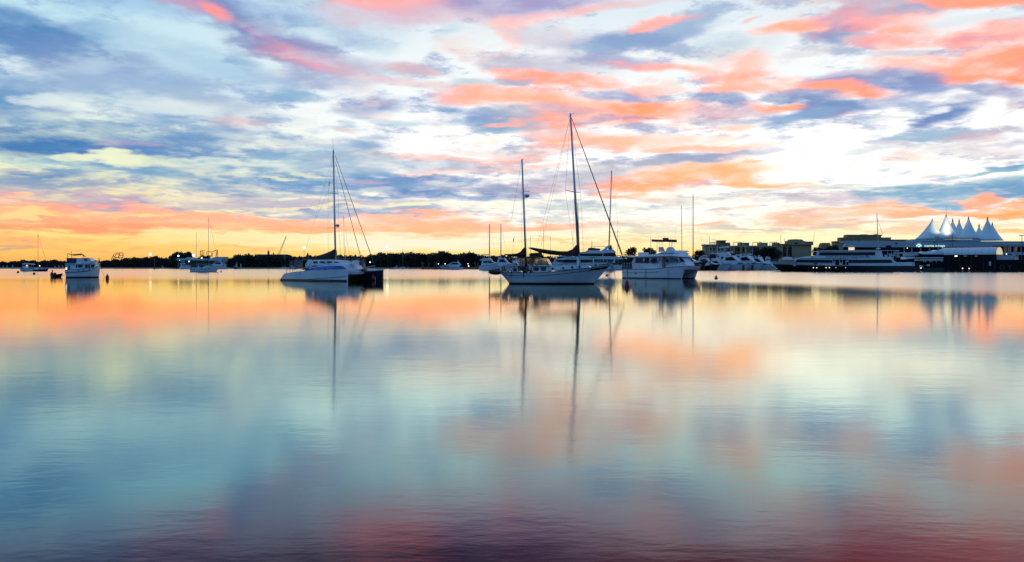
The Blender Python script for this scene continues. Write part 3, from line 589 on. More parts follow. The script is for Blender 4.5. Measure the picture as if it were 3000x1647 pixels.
h.band(t, 'cap_rail', RUB, .0, 1, .985, 1.02, off=.03)
h.band(t, 'name_board', BLACK, .84, .985, lambda u: .80 - .0 * u, lambda u: .93, off=.045, n=6)
h.ports(t, (.05, .262, .285), .86, .045, 'hull_fitting', RUB)
for tt in (.12, .235):
    p = h.pt(tt, 1, -1, .06); G().tube((p[0], p[1], p[2] + .3), (p[0], p[1], p[2] - .55), .035, .035, 6).obj('fender_line', RUB, t)
h.rail(t, .02, .2, .85, 6); h.rail(t, .2, .97, .62, 12, r=.012)
# cabins
b = Block(t, 'aft_cabin', [v.p(1499.6, 797), v.p(1500.5, 781.5), v.p(1522, 781), v.p(1522, 797)], 1.25, .08); b.win(v.pts([(1507, 785.5), (1519.5, 785.5), (1519.5, 795), (1507, 795)]))
Block(t, 'aft_cabin_roof', [v.p(1497, 781.5), v.p(1497, 780), v.p(1525, 779.5), v.p(1525, 781)], 1.35, 0, RUB)
b = Block(t, 'pilothouse', [v.p(1564.5, 800), v.p(1565.5, 781.2), v.p(1611, 780), v.p(1612, 796)], 1.35, .1)
for q_ in ([(1567.2, 783.8), (1583, 783.6), (1583, 793.5), (1567.2, 794)], [(1588.4, 783.5), (1603.8, 783.3), (1603.8, 792.8), (1588.4, 793.3)]): b.win(v.pts(q_))
Block(t, 'pilothouse_roof', [v.p(1562.5, 781.4), v.p(1563, 779.8), v.p(1613, 778.6), v.p(1613, 780.2)], 1.45, 0, RUB)
b = Block(t, 'coach_roof', [v.p(1566, 780), v.p(1566.5, 777), v.p(1606, 775.2), v.p(1616, 777), v.p(1616, 780)], 1.2, .1)
b = Block(t, 'cabin_trunk', [v.p(1611, 793), v.p(1612, 779), v.p(1670, 776.2), v.p(1700, 778.5), v.p(1726, 779.6), v.p(1732, 784)], 1.1, .12)
for px in (1622, 1652.5, 1678.5, 1700): x, z = v.p(px, 787.3 - (px - 1622) * .07); G().tube((x, -1.10, z), (x, -1.0, z), .13, .13, 10).obj('porthole', GLASS, t)
Block(t, 'skylight', [v.p(1636, 777.8), v.p(1638, 775), v.p(1650, 774.5), v.p(1652, 777.3)], .4, .1, WOOD)
Block(t, 'deck_locker', [v.p(1704, 780), v.p(1705, 777.6), v.p(1724, 777.5), v.p(1727, 780)], .45, .05, GEL2)
# clear canopy over the cockpit, dark bimini
x0, z0 = v.p(1566, 775.5); x1, z1 = v.p(1613, 775)
Block(t, 'clear_windscreen', [v.p(1567, 776), v.p(1571, 757), v.p(1604, 758), v.p(1612.5, 775)], 1.1, .1, CLEAR)
for yy in (-1.12, 1.12):
    g = G()
    for a, b_ in (((1572.5, 777), (1561, 756)), ((1604, 758), (1613, 776)), ((1567, 776.5), (1613, 775.5))): g.tube(v.P(*a, yy), v.P(*b_, yy), .03, .03, 5)
    g.obj('windscreen_frame', RUB, t)
bundle(t, 'bimini', [(*v.p(1521, 753.5), v.p(1521, 757.6)[1], .8)] + [(v.p(px, 754)[0], v.p(px, 752.8)[1], v.p(px, 757.4)[1], 1) for px in (1530, 1550, 1570)] + [(v.p(1582, 754)[0], v.p(1582, 754.5)[1], v.p(1582, 758)[1], .9)], 1.35, BLACK)
for a, b_ in (((1523.5, 757), (1524, 790)), ((1529.5, 757), (1530, 796)), ((1558.5, 757), (1557.5, 798)), ((1581, 757), (1571, 778))):
    for yy in (-1.15, 1.15): line(t, 'bimini_post', v.P(*a, yy), v.P(*b_, yy), .025, RUB)
Block(t, 'side_screen', [v.p(1524, 776), v.p(1524, 758), v.p(1580, 758), v.p(1566, 776)], 1.12, .02, CLEAR)
# cockpit gear
g = G(); rr = random.Random(4)
for _ in range(26):
    px = rr.uniform(1524, 1566); x, z = v.p(px, rr.uniform(780, 797)); g.box(x - .12, x + .12, rr.uniform(-.9, .2), rr.uniform(.3, .9), z - .12, z + rr.uniform(.05, .2), .03, .03)
g.obj('cockpit_gear', RUB, t)
x, z = v.p(1549, 789); G().ring((x, -.2, z), .38, .025, 'x', 18, 5).obj('steering_wheel', STEEL, t)
# stern gallows, lifebuoys, lantern
g = G()
for px in (1474, 1481, 1487): g.tube(v.P(px, 797, -1), v.P(px, 777, -1), .025, .025, 5); g.tube(v.P(px, 797, 1), v.P(px, 777, 1), .025, .025, 5)
g.path([v.P(1474, 777, -1), v.P(1487, 777, -1), v.P(1487, 777, 1), v.P(1474, 777, 1), v.P(1474, 777, -1)], .025, 5); g.path([v.P(1474, 785, -1), v.P(1487, 785, -1)], .02, 5)
g.obj('stern_pulpit', STEEL, t)
for px, py in ((1492.5, 780), (1494, 789)): x, z = v.p(px, py); G().ring((x, -1.05, z), .2, .07, 'y', 14, 6).obj('lifebuoy', GEL2, t)
g = G()
for px in (1477, 1480, 1483): x, z = v.p(px, 790); g.box(x - .12, x + .1, -.9, -.5, z - .2, z + .35)
g.obj('fuel_can', WOOD, t)
for yy in (-.8, .8): G().path([v.P(1486, 797, yy), v.P(1478, 783, yy), v.P(1452, 782, yy), v.P(1452, 789, yy)], .04, 5).obj('davit', STEEL, t)
# masts
mast(t, v.P(1541.2, 782), v.P(1529.3, 467), .115, .075); mast(t, v.P(1697, 780), v.P(1671, 333), .165, .085)
g = G().tube(v.P(1655.9, 557), v.P(1682, 562.5), .03, .05, 5).tube(v.P(1682, 563), v.P(1700.5, 563.7), .05, .03, 5); g.tube(v.P(1682, 562.5, 0), v.P(1683, 562, -1.1), .04, .03, 5); g.obj('spreader', ALU, t)
G().tube(v.P(1535, 560), v.P(1553, 561), .03, .03, 5).tube(v.P(1536, 558), v.P(1548, 538), .015, .012, 4).obj('spreader', ALU, t)
x, z = v.p(1544, 574); d = G().lathe([(.05, -.2), (.22, -.12), (.29, 0), (.29, .08), (.2, .16), (.02, .18)], (x, 0, z), 12).obj('radar_dome', GEL2, t, True)
G().tube(v.P(1534, 583), v.P(1541, 577), .03, .03, 5).tube(v.P(1534, 574), v.P(1540, 574), .04, .04, 5).obj('radar_bracket', ALU, t)
line(t, 'furled_staysail', v.P(1697.5, 745), v.P(1692.5, 596), .055, SAILC, .03)
line(t, 'furled_genoa', v.P(1822, 745), v.P(1676, 350), .085, SAILC, .035); line(t, 'forestay', v.P(1830, 769), v.P(1674.5, 346), .03)
g = G().tube(v.P(1671, 335), v.P(1671, 328), .02, .01, 4).path([v.P(1664, 348), v.P(1671, 336), v.P(1683, 331)], .02, 4); g.obj('masthead_gear', WIRE, t)
G().path([v.P(1526.5, 474), v.P(1529, 466), v.P(1534.5, 465.5)], .02, 4).obj('masthead_gear', WIRE, t)
for yy, pm, pb in ((-1.6, 1656, 1690), (1.6, 1700, 1712)):
    line(t, 'shroud', v.P(1670.5, 340), v.P(pm, 559, yy * .6), .012); line(t, 'shroud', v.P(pm, 559, yy * .6), v.P(pb, 788, yy), .012); line(t, 'shroud', v.P(1683, 560), v.P(pb - 14, 789, yy), .012)
for yy in (-1.4, 1.4): line(t, 'shroud', v.P(1530, 475), v.P(1548, 797, yy), .011); line(t, 'shroud', v.P(1529.5, 475), v.P(1528, 797, yy), .011)
line(t, 'triatic_stay', v.P(1527.5, 474), v.P(1499, 640, .5), .010); line(t, 'running_backstay', v.P(1670, 345), v.P(1560, 770, 1.2), .010); line(t, 'running_backstay', v.P(1670, 345), v.P(1572, 780, -1.2), .010)
# sails on their booms
sx = lambda l: [(v.p(px, a)[0], v.p(px, a)[1], v.p(px, b_)[1], k) for px, a, b_, k in l]
bundle(t, 'main_sail_cover', sx([(1548, 725.5, 727.5, .3), (1560, 725, 732.5, .6), (1580, 728.5, 740, .8), (1610, 732.5, 746, 1), (1640, 736, 749, 1.1), (1662, 736, 751, 1.2), (1677, 730, 751.5, 1.2), (1688, 717, 752, 1.2), (1694, 712, 752, 1), (1698, 725, 752, .7)]), .26, CANVAS)
bundle(t, 'mizzen_sail_cover', sx([(1478, 744.5, 747, .4), (1494, 744, 751, .8), (1512, 743, 752.5, 1), (1524, 738, 753, 1.1), (1532, 728, 753.5, 1.1), (1538, 722, 754, 1), (1542, 728, 754, .7)]), .22, CANVAS)
Block(t, 'mast_pedestal', [v.p(1690.5, 778), v.p(1690, 753), v.p(1696, 752.5), v.p(1697, 778)], .18, .02)
# bowsprit and ground tackle
G().loft([[(x + 0, -w_, z - h_), (x, w_, z - h_), (x, w_, z + h_), (x, -w_, z + h_)] for (x, z), w_, h_ in ((v.p(1755, 777), .22, .06), (v.p(1790, 773), .2, .07), (v.p(1830, 769), .09, .05))], close=True).obj('bowsprit', WOOD, t)
line(t, 'bobstay', v.P(1828, 771), v.P(1768, 804), .02, RUB)
g = G()
for yy in (-.35, .35): g.path([v.P(1775, 776, yy), v.P(1776, 766, yy), v.P(1812, 762, yy), v.P(1812, 770, yy)], .02, 4); g.path([v.P(1794, 773, yy), v.P(1794, 764, yy)], .02, 4)
g.obj('bow_pulpit', STEEL, t)
G().path([v.P(1806, 773), v.P(1797, 777), v.P(1790, 783)], .05, 5).path([v.P(1797, 786, -.3), v.P(1790, 783), v.P(1797, 784, .3)], .04, 5).obj('anchor', RUB, t)
G().box(*sorted((v.p(1742, 775)[0], v.p(1750, 775)[0])), -.3, .3, v.p(1746, 780)[1], v.p(1746, 774)[1], .05, .05).obj('windlass', RUB, t)
# dinghy hung from the davits, athwart the stern
vd = V(1449, 88.3, -.16); td = vd.thing('inflatable_dinghy', 'black inflatable dinghy hanging off the stern of the white ketch', 'dinghy')
x, z = vd.p(1451, 797.5); R_ = []
G().loft([[(x + .62 * k * math.cos(a) * (1 if math.cos(a) > 0 else 1.05), yy, z + .30 * k * math.sin(a) - .06 * math.cos(a) * k) for a in [2 * math.pi * j / 14 for j in range(14)]] for yy, k in ((-1.5, .25), (-1.42, .62), (-1.1, .92), (-.5, 1), (.5, 1), (1.2, .95), (1.5, .8), (1.55, .5))], close=True).obj('buoyancy_tube', RUBBER, td, True)
G().box(x - .3, x + .3, 1.3, 1.5, z - .1, z + .38, .03, 0).obj('transom', RUBBER, td)

# mooring ball and lines between ketch and catamaran
vm = V(1778.5, 92); tm = vm.thing('mooring_ball', 'pale round ball held on crossing mooring lines off the ketch bow', 'buoy')
x, z = vm.p(1778.5, 806.6); G().ball((x, 0, z), .19, 12, 8).obj('ball', GEL2, tm, True)
tl = vm.thing('mooring_line', 'thin mooring lines crossing below the ketch bowsprit', 'rope')
for a, b_ in (((1738, 831), (1778, 808)), ((1778, 806), (1799, 793)), ((1798, 794), (1809.6, 835)), ((1765, 815), (1769, 820)), ((1792, 787), (1779, 822))): line(tl, 'rope', vm.P(*a), vm.P(*b_), .018, ROPE)

# ================================================================== sailing catamaran
v = V(960, 110, -.66); t = v.thing('sailing_catamaran', 'white sailing catamaran with blue stripe and one tall mast', 'catamaran')
yn, yf_ = -3.1, 3.1
xs = v.x(843, yn); xb = v.x(1018, yn); L = xb - xs
shp = [(0, v.p(844, 801, yn)[1]), (.05, v.p(850, 800, yn)[1]), (.24, v.p(882, 795.5, yn)[1]), (.62, v.p(950, 790.5, yn)[1]), (1, v.p(1017.6, 789.5, yn)[1])]
bm = [(0, .8), (.2, 1), (.55, 1), (.8, .7), (.95, .3), (1, .12)]
for yo in (yn, yf_):
    h = Hull(t, xs, xb, 1.45, shp, ovs=v.x(829, yn) - xs, ovb=.02, beam=bm, w0=.85, w1=.8, yo=yo, bz=.2, n=24, drop=.02, m=GEL if yo == yn else NAVY)  # far hull's navy puts the shade between the hulls into its colour
    if yo == yf_: h.band(t, 'gunwale', GEL, 0, 1, .9, 1.01, off=.02)
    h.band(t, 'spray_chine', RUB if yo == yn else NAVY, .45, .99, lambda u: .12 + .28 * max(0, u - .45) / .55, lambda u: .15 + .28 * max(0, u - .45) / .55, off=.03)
    h.rail(t, .03, .12, .5, 3, mid=False)
    if yo == yn: hn = h
    else: hf = h
zt = shp[-1][1]
Block(t, 'bridge_deck', [(xs + .16 * L, .62), (xs + .14 * L, shp[2][1]), (xs + .72 * L, shp[3][1] + .03), (xs + .72 * L, .72)], 2.75, 0, GEL2)
G().box(xb - 1.0, xb - .72, yn, yf_, zt - .22, zt + .02).obj('crossbeam', GEL, t)
# trampoline between the bows
g = G(); x0_, x1_ = xs + .72 * L, xb - .95
for k in range(13): yy = -2.5 + 5 * k / 12; g.tube((x0_, yy, zt - .03), (x1_, yy, zt - .06), .012, .012, 4)
for k in range(9): xx = x0_ + (x1_ - x0_) * k / 8; g.tube((xx, -2.5, zt - .045), (xx, 2.5, zt - .045), .012, .012, 4)
g.obj('trampoline_net', WIRE, t)
# swept cabin: lofted shells
def shell(name, l, w, m, pw=2.6, n=14, yoff=0.0):
    secs = []
    for x, zb_, zt_, k in l: secs.append([(x, yoff + w * k * math.copysign(abs(math.cos(a)) ** (2 / pw), math.cos(a)), zb_ + (zt_ - zb_) * abs(math.sin(a)) ** (2 / pw)) for a in [math.pi * j / n for j in range(n + 1)]])
    return G().loft(secs).obj(name, m, t, True)
CYo = -2.4
def cab(l, w): return [(v.p(px, a, yo * w * k)[0], .9, v.p(px, a, yo * w * k)[1], k) for px, a, k, yo in l]
DH = cab([(872, 793, .8, -1), (880, 789.5, .95, -1), (893, 782, 1, -1), (905, 775.5, 1, -1), (930, 772, 1, -.9), (955, 771, 1, -.85), (975, 771.2, .97, -.8), (998, 772, .86, -.65), (1016, 774, .68, -.4), (1030, 779, .48, -.1), (1040, 786, .3, .2), (1045, 790, .2, .4)], 2.95)
shell('deckhouse', DH, 2.95, GEL)
hs_ = shell('hardtop', [(v.p(px, a, yo * 2.2 * k)[0], v.p(px, 778, -1.6)[1], v.p(px, a, yo * 2.2 * k)[1], k) for px, a, k, yo in ((903, 765, .85, -1), (906, 762.5, .95, -1), (925, 761.5, 1, -1), (948, 762, 1, -.95), (965, 763.2, .95, -.85), (980, 767, .8, -.6), (992, 772, .6, -.2))], 2.2, GEL, 5)
cl = []
for i in range(len(DH) * 3 - 8):
    f_ = 1 + i / 3; j = int(f_); u_ = f_ - j; p_, q2 = DH[j], DH[min(j + 1, len(DH) - 1)]
    x, zt_, k = (p_[n_] + (q2[n_] - p_[n_]) * u_ for n_ in (0, 2, 3)); g_ = (f_ - 1) / (len(DH) - 3)
    a0, a1 = li(g_, [(0, .10), (.2, .22), (.5, .30), (.8, .38), (1, .30)]), li(g_, [(0, .35), (.2, .55), (.5, .72), (.8, .80), (1, .5)])
    cl.append([(x, -(2.95 * k * math.cos(a_) ** (2 / 2.6) + .045), .9 + (zt_ - .9) * math.sin(a_) ** (2 / 2.6) + .035) for a_ in [a0 + (a1 - a0) * m_ / 4 for m_ in range(5)]])
G().loft(cl, caps=False).obj('blue_stripe', STRIPE, t, True)
for q_ in ([(915, 765.6), (927, 765.4), (930.5, 770.8), (917.5, 770.8)], [(934, 765.6), (947, 765.4), (953, 770.6), (939.5, 770.8)], [(955, 765.6), (967, 765.4), (974, 770.4), (960, 770.6)], [(974.5, 765.9), (983, 766.5), (993, 770.6), (981.5, 770.8)]):
    yy = -2.24; A = [v.P(px, py, yy) for px, py in q_]; n = 4
    for sg in (1, -1):
        G().add([(a[0], a[1] * sg, a[2]) for a in A] + [(a[0], (a[1] + .25) * sg, a[2]) for a in A], [(0, 1, 2, 3), (7, 6, 5, 4)] + [(i, i + 4, (i + 1) % 4 + 4, (i + 1) % 4) for i in range(4)]).obj('window', GLASS, t)
A = [v.P(px, py, -2.96) for px, py in ((880, 791.5), (897, 784.5), (906, 784.5), (895, 790.8))]
G().add(A + [(a[0], a[1] + .2, a[2]) for a in A], [(0, 1, 2, 3), (7, 6, 5, 4)] + [(i, i + 4, (i + 1) % 4 + 4, (i + 1) % 4) for i in range(4)]).obj('hull_window', NAVY, t)
x, z = v.p(909, 777, -2.6); G().ring((x, -3.12, z), .28, .1, 'y', 14, 6).obj('lifebuoy', GEL, t); G().box(x - .35, x + .35, -2.9, -2.5, z - .5, z + .75, .08, .05).obj('liferaft_canister', GEL, t)
Block(t, 'hatch_cover', [v.p(1013, 773, -1), v.p(1024, 763, -1), v.p(1027, 763, -1), v.p(1027.5, 775, -1)], .5, .1)
for px in (915, 934, 951, 979): x, z = v.p(px, 790.5 - (px - 915) * .03, yn - .7); G().box(x - .12, x + .12, yn - .74, yn - .6, z - .03, z + .05).obj('deck_fitting', RUB, t)
line(t, 'fender_line', v.P(879, 791, yn - .75), v.P(878.5, 804, yn - .75), .02, RUB)
mast(t, v.P(983, 766), v.P(976.5, 440), .13, .09); line(t, 'masthead_pole', v.P(976.5, 442), v.P(974.7, 408), .03, ALU, .015)
for a, b_ in (((961.5, 565.5), (990.5, 567.5)), ((960, 668), (993, 667.5))): line(t, 'spreader', v.P(*a), v.P(*b_), .03, ALU)
G().lathe([(.05, -.22), (.25, -.12), (.3, 0), (.2, .16), (.02, .2)], v.P(989, 661), 12).obj('radar_dome', GEL2, t, True)
line(t, 'furled_genoa', v.P(1095, 770), v.P(983, 458), .05, SAILC, .03); line(t, 'furled_staysail', v.P(1061, 770), v.P(984, 478), .045, SAILC, .03)
line(t, 'forestay', v.P(1097, 776), v.P(982.3, 456), .018); line(t, 'inner_forestay', v.P(1063, 780), v.P(983.2, 474), .018)
for a, b_ in (((975.5, 450), (961.7, 566)), ((961.7, 566), (961, 669)), ((961, 669), (962, 765)), ((976, 460), (990.5, 567)), ((990.5, 567), (993, 668)), ((993, 668), (1000, 765))): line(t, 'shroud', v.P(*a), v.P(*b_), .012)
line(t, 'lazy_jack', v.P(978, 520), v.P(920, 655), .009); line(t, 'topping_lift', v.P(977, 450), v.P(888, 757), .009); line(t, 'flag_halyard', v.P(963, 545), v.P(965.3, 533), .05, RUB)
bundle(t, 'main_sail_cover', sx([(886, 758.5, 759.5, .3), (905, 755, 760, .6), (922, 751.5, 760.5, .9), (940, 746.5, 760, 1), (958, 740.5, 759.5, 1.1), (972, 734, 759, 1.1), (980, 729, 758.5, 1), (984, 731, 757, .7)]), .3, CANVAS)
G().tube(v.P(886, 761), v.P(984, 760), .07, .07, 6).obj('boom', ALU, t)
G().path([v.P(1060, 786, 0), v.P(1067, 772, 0), v.P(1073, 786, 0)], .04, 5).tube(v.P(1066, 773), v.P(1066, 792), .05, .05, 5).obj('forestay_bridle', ALU, t)
line(t, 'bow_prodder', v.P(1062, 786), v.P(1098, 779), .06, ALU); G().box(*sorted((v.p(1062, 790)[0], v.p(1072, 790)[0])), -.25, .25, v.p(1067, 796)[1], v.p(1067, 788)[1], .05, .05).obj('anchor_winch', RUB, t)
for yo in (yn, yf_): G().path([(xs + .45, yo - .5, .9), (xs + .5, yo - .5, 1.75), (xs + 1.3, yo - .5, 1.4)], .02, 5).path([(xs + .45, yo + .5, .9), (xs + .5, yo + .5, 1.75), (xs + 1.3, yo + .5, 1.4)], .02, 5).obj('stern_rail', STEEL, t)
g = G()
for k in range(4): g.box(xs + .15 + .3 * k, xs + .45 + .3 * k, yn - .4, yn + .4, .3 + .16 * k, .42 + .16 * k)
g.obj('stern_steps', GEL, t)

# ================================================================== power catamaran
v = V(1930, 127, -.82); t = v.thing('power_catamaran', 'white twin-hulled motor cruiser with tall bimini frame, right of the ketch', 'motorboat')
yn, yf_ = -1.75, 1.75; xs = v.x(1822, yn - .7); xb = v.x(2008, yn); L = xb - xs
sh = [(0, v.p(1824, 788.2, yn - .7)[1]), (.5, v.p(1915, 788, yn - .7)[1]), (.72, v.p(1960, 784.5, yn - .7)[1]), (.85, v.p(1985, 781.5, yn - .5)[1]), (1, v.p(2008, 780.5, yn)[1])]
for yo in (yn, yf_):
    h = Hull(t, xs, xb, 1.5, sh, ovs=.05, ovb=.75, beam=[(0, .95), (.5, 1), (.8, .95), (.93, .7), (1, .4)], w0=.96, w1=.45, yo=yo, bz=.18, n=24, drop=.03)
    h.band(t, 'rubbing_strake', RUB, 0, 1, .955, 1.0, off=.04); h.band(t, 'knuckle', RUB, .0, .62, .63, .66, off=.03)
    h.band(t, 'knuckle', GEL, .5, .99, lambda u: .66 + .22 * (u - .5) / .5, lambda u: .70 + .22 * (u - .5) / .5, off=.05)
    if yo == yn: hn = h
zt = sh[-1][1]
Block(t, 'bridge_deck', [(xs + .2, .55), (xs + .1, sh[0][1] - .02), (xs + .5 * L, sh[1][1] - .02), (xb - .1, zt - .03), (xb + .25, zt - .1), (xb + .1, zt - .5), (xb - 1.4, .75)], 2.0, .02, GEL2)
for px in (1838, 1892, 1957): line(t, 'fender_line', v.P(px, 789, yn - .78), v.P(px, 812, yn - .78), .03, RUB)
x, z = v.p(1862, 801, yn - .78); G().tube((x, yn - .79, z), (x, yn - .6, z), .12, .12, 10).obj('exhaust_port', RUB, t)
CY = -2.15
q_ = lambda l: [v.p(a, b_, CY) for a, b_ in l]
r_ = lambda l: [v.p(a, b_, CY * .55) for a, b_ in l]
XN = v.p(1970, 770, CY)[0]; XM = v.p(2006, 770, CY * .55)[0]
c = Block(t, 'cabin', q_([(1853, 788), (1850, 770), (1857, 753), (1970, 752)]) + r_([(1988, 752), (2004, 768), (2012, 779)]) + q_([(1970, 785), (1940, 787)]), 2.15, .18, nose=(XN, XM, .55))
for w_, m_ in (([(1860.5, 756.5), (1883, 756), (1882.5, 770), (1859, 770.5)], PANE), ([(1887.5, 756), (1902, 756), (1898.5, 769.5), (1885.5, 770)], GLASS), ([(1907, 756), (1923.5, 756), (1920, 769.5), (1904.5, 770)], GLASS),
               ([(1931, 756.5), (1934, 755.5), (1926, 770)], GLASS), ([(1950.5, 757), (1954, 757), (1959, 769), (1951, 769.5)], GLASS), ([(1957.5, 755), (1979, 754.5), (1982, 766.5), (1963, 767)], PANE), ([(1982, 755), (1988, 756), (1996, 767), (1986, 767)], GLASS)):
    c.win(q_(w_), m=m_)
c.win(q_([(1939, 753.5), (1948.5, 753.5), (1948.5, 783.5), (1940, 784)]), 'door', WOOD, .04)
Block(t, 'cabin_roof', q_([(1827, 752), (1829, 749), (1850, 751), (1888, 750), (1970, 750)]) + r_([(1994, 750.5), (1998, 752.5)]) + q_([(1970, 752.8), (1850, 754)]), 2.35, .05, nose=(XN, XM, .6))
f = Block(t, 'flybridge', q_([(1887, 751), (1890, 747), (1921, 743), (1935, 737), (1955, 733.5), (1965, 733.5)]) + r_([(1978, 734.5), (1985, 741), (1988, 751)]), 1.75, .2, nose=(XN, XM, .6))
f.win(q_([(1923, 742.6), (1960, 741.5), (1980, 742), (1980, 743.6), (1960, 743), (1923, 744)]), 'trim_stripe', RUB)
Block(t, 'liferaft_box', q_([(1852, 751), (1852, 739.5), (1869.5, 739), (1869.5, 751)]), .6, 0)
Block(t, 'bimini', [v.p(1923, 702), v.p(1923, 707), v.p(1926, 709), v.p(1945, 708), v.p(1950, 706.5), v.p(1962, 707.8), v.p(1969, 710), v.p(1969, 702), v.p(1950, 703.5)], 1.3, .05, CANVAS)
Block(t, 'radar_box', [v.p(1945, 702.5), v.p(1945, 697), v.p(1955.5, 697), v.p(1955.5, 702.5)], .35, .05, RUB)
for px, yy, pb in ((1924.5, -1.2, 1924.5), (1931, 1.2, 1932), (1940, -1.2, 1940), (1967.5, -1.2, 1966), (1962, 1.2, 1960)): line(t, 'bimini_post', v.P(px, 706, yy), v.P(pb, 740, yy), .03, STEEL)
Block(t, 'helm_seat', [v.p(1935, 738), v.p(1934, 724), v.p(1938, 724), v.p(1943, 736)], .5, .05); Block(t, 'helm_console', [v.p(1957, 735), v.p(1960, 726), v.p(1966, 724), v.p(1975, 735)], .6, .1)
hn.rail(t, .0, .34, .95, 8, r=.022); hn.rail(t, .6, .98, .6, 8, r=.02)
g = G(); rr = random.Random(9)
for _ in range(10): x, z = v.p(rr.uniform(1826, 1850), 784, -1.2); g.box(x - .2, x + .2, -1.4, -.6, z - .2, z + rr.uniform(.1, .7), .05, .05)
g.obj('cockpit_gear', CANVASB, t)
G().box(*sorted((v.p(2040, 775)[0] , v.p(2052, 775)[0])), -.5, .4, v.p(2045, 779)[1], v.p(2045, 773)[1], .06, .06).obj('windlass', RUB, t)
line(t, 'anchor_chain', v.P(2046, 778), v.P(2055, 815), .018, ROPE); line(t, 'vhf_aerial', v.P(1972, 735, .8), v.P(1969, 700, .8), .015)

# ================================================================== old trawler on the left
v = V(240, 134, .24); t = v.thing('motor_trawler', 'old white motor trawler with blue wheelhouse canvas and lifebuoy, far left foreground', 'motorboat')
yn = -1.5; xs = v.x(189, yn); xb = v.x(294, 0); L = xb - xs
h = Hull(t, xs, xb, 3.3, [(0, v.p(190, 791, yn)[1]), (.35, v.p(222, 790, yn)[1]), (.6, v.p(250, 786, yn)[1]), (1, v.p(293.6, 780.5, 0)[1])], ovs=.15, ovb=.25, w0=.92, w1=.5, beam=[(0, .85), (.3, 1), (.6, 1), (.8, .8), (.92, .45), (1, .06)], bz=.26, n=24)
h.band(t, 'rubbing_strake', RUB, 0, .78, lambda u: .66, lambda u: .73, off=.06)
h.band(t, 'cap_rail', RUB, .0, 1, .98, 1.02, off=.02); h.ports(t, (.42, .58, .74), .84, .1)
q_ = lambda l, yo=-1.35: [v.p(a, b_, yo) for a, b_ in l]
c = Block(t, 'wheelhouse', q_([(190.5, 799), (191.5, 774), (279, 773.5), (279, 784), (250, 790)]), 1.35, .05)
for a, b_ in ((222.5, 227), (229, 242), (249, 257), (258.5, 263.5), (267, 276)): c.win(q_([(a, 776), (b_, 775.8), (b_, 783.5), (a, 784.5)]))
c.win(q_([(200, 778), (205, 778), (204.5, 790), (199, 790)]), 'door', WOOD); c.win(q_([(192.5, 785), (196, 785), (195.5, 794), (192.5, 794)]), 'porch_light', LAMPS)
Block(t, 'wheelhouse_roof', q_([(190, 774.3), (190.5, 772.3), (280, 771.8), (280, 773.8)]), 1.5, 0)
Block(t, 'canvas_screen', q_([(194, 772.5), (194.2, 756), (224, 756), (223, 772)]), 1.2, .02, CANVASB)
f = Block(t, 'flybridge', q_([(223, 772.5), (224, 756.5), (258, 755.3), (264, 758), (266, 770)]), 1.25, .05)
x, z = v.p(251, 761, -1.3); G().ring((x, -1.36, z), .19, .07, 'y', 16, 6).obj('lifebuoy', mat('orange_lifebuoy', (.4, .08, .03), .6), t)
Block(t, 'roof_locker', q_([(266, 772), (266.5, 764.5), (277, 765), (278, 772)]), .9, .05, GEL2)
g = G(); P_ = [v.P(195, 741.5, -1.3), v.P(211, 745.5, -1.3), v.P(235, 743.5, -1.3), v.P(246, 750, -1.3)]; Q_ = [v.P(197, 742.5, 1.3), v.P(213, 747.5, 1.3), v.P(238, 742.5, 1.3), v.P(249, 749.5, 1.3)]
g.loft([P_, [(a[0], 0, a[2] - .12) for a in P_], Q_, [(a[0], a[1], a[2] - .06) for a in Q_], [(a[0], 0, a[2] - .2) for a in P_], [(a[0], a[1], a[2] - .06) for a in P_]], caps=False); g.obj('awning', CANVAS, t)
line(t, 'signal_mast', v.P(211, 771, 0), v.P(209.5, 737, 0), .04, WOOD)
for px, yy in ((197, -1.2), (198, 1.2), (243, -1.2), (244, 1.2)): line(t, 'awning_pole', v.P(px, 745, yy), v.P(px, 757, yy), .02)
h.rail(t, .75, .99, .6, 5)
line(t, 'mooring_line', v.P(294, 782), v.P(307, 814), .02, ROPE)

# dinghy by the trawler
v = V(168, 137, -.35); t = v.thing('rowing_dinghy', 'small dark open dinghy with outboard floating left of the trawler', 'dinghy')
xs, xb = v.x(153), v.x(183.5); h = Hull(t, xs, xb, 1.3, [(0, .52), (.5, .5), (1, .74)], ovs=.1, ovb=.35, m=NAVY, bz=.06, drop=.25, deck=RUB, w0=.8, w1=.4, n=14)
G().box(xs - .25, xs + .1, -.18, .18, .35, .95, .05, .04).tube((xs - .1, 0, .4), (xs - .1, 0, -.3), .06, .04, 6).obj('outboard_motor', RUBBER, t)
G().ball((xs + .62, 0, .66), .24, 10, 6).obj('fuel_bag', RUBBER, t, True); G().box(xs + .9, xs + 1.1, -.5, .5, .38, .42).obj('thwart', WOOD, t)

# ================================================================== buoys
def buoy(px, pw, pt_, wpx, m, label, cone=False, group=None, line_to=None):
    Y = yd(pw); o = at(px, Y); w = wpx / F * Y / 2; hgt = (pw - pt_) / F * Y
    b_ = thing('mooring_buoy', label, 'buoy', o, 0, group)
    if cone: G().lathe([(w * .7, -.1), (w, 0), (w * .95, hgt * .25), (w * .5, hgt * .6), (w * .22, hgt * .85), (w * .2, hgt)], n=12).obj('float', m, b_, True)
    else:
        G().lathe([(w * .5, -.15), (w * .9, 0), (w, hgt * .3), (w * .85, hgt * .55), (w * .42, hgt * .78), (w * .2, hgt * .86), (w * .05, hgt * .88)], n=14).obj('float', m, b_, True)
        G().ring((0, 0, hgt * .93), hgt * .07, hgt * .03, 'y', 10, 5).obj('shackle', STEEL, b_)
buoy(1837, 841, 817, 14, RED, 'large dark red pear buoy in front of the power catamaran stern')
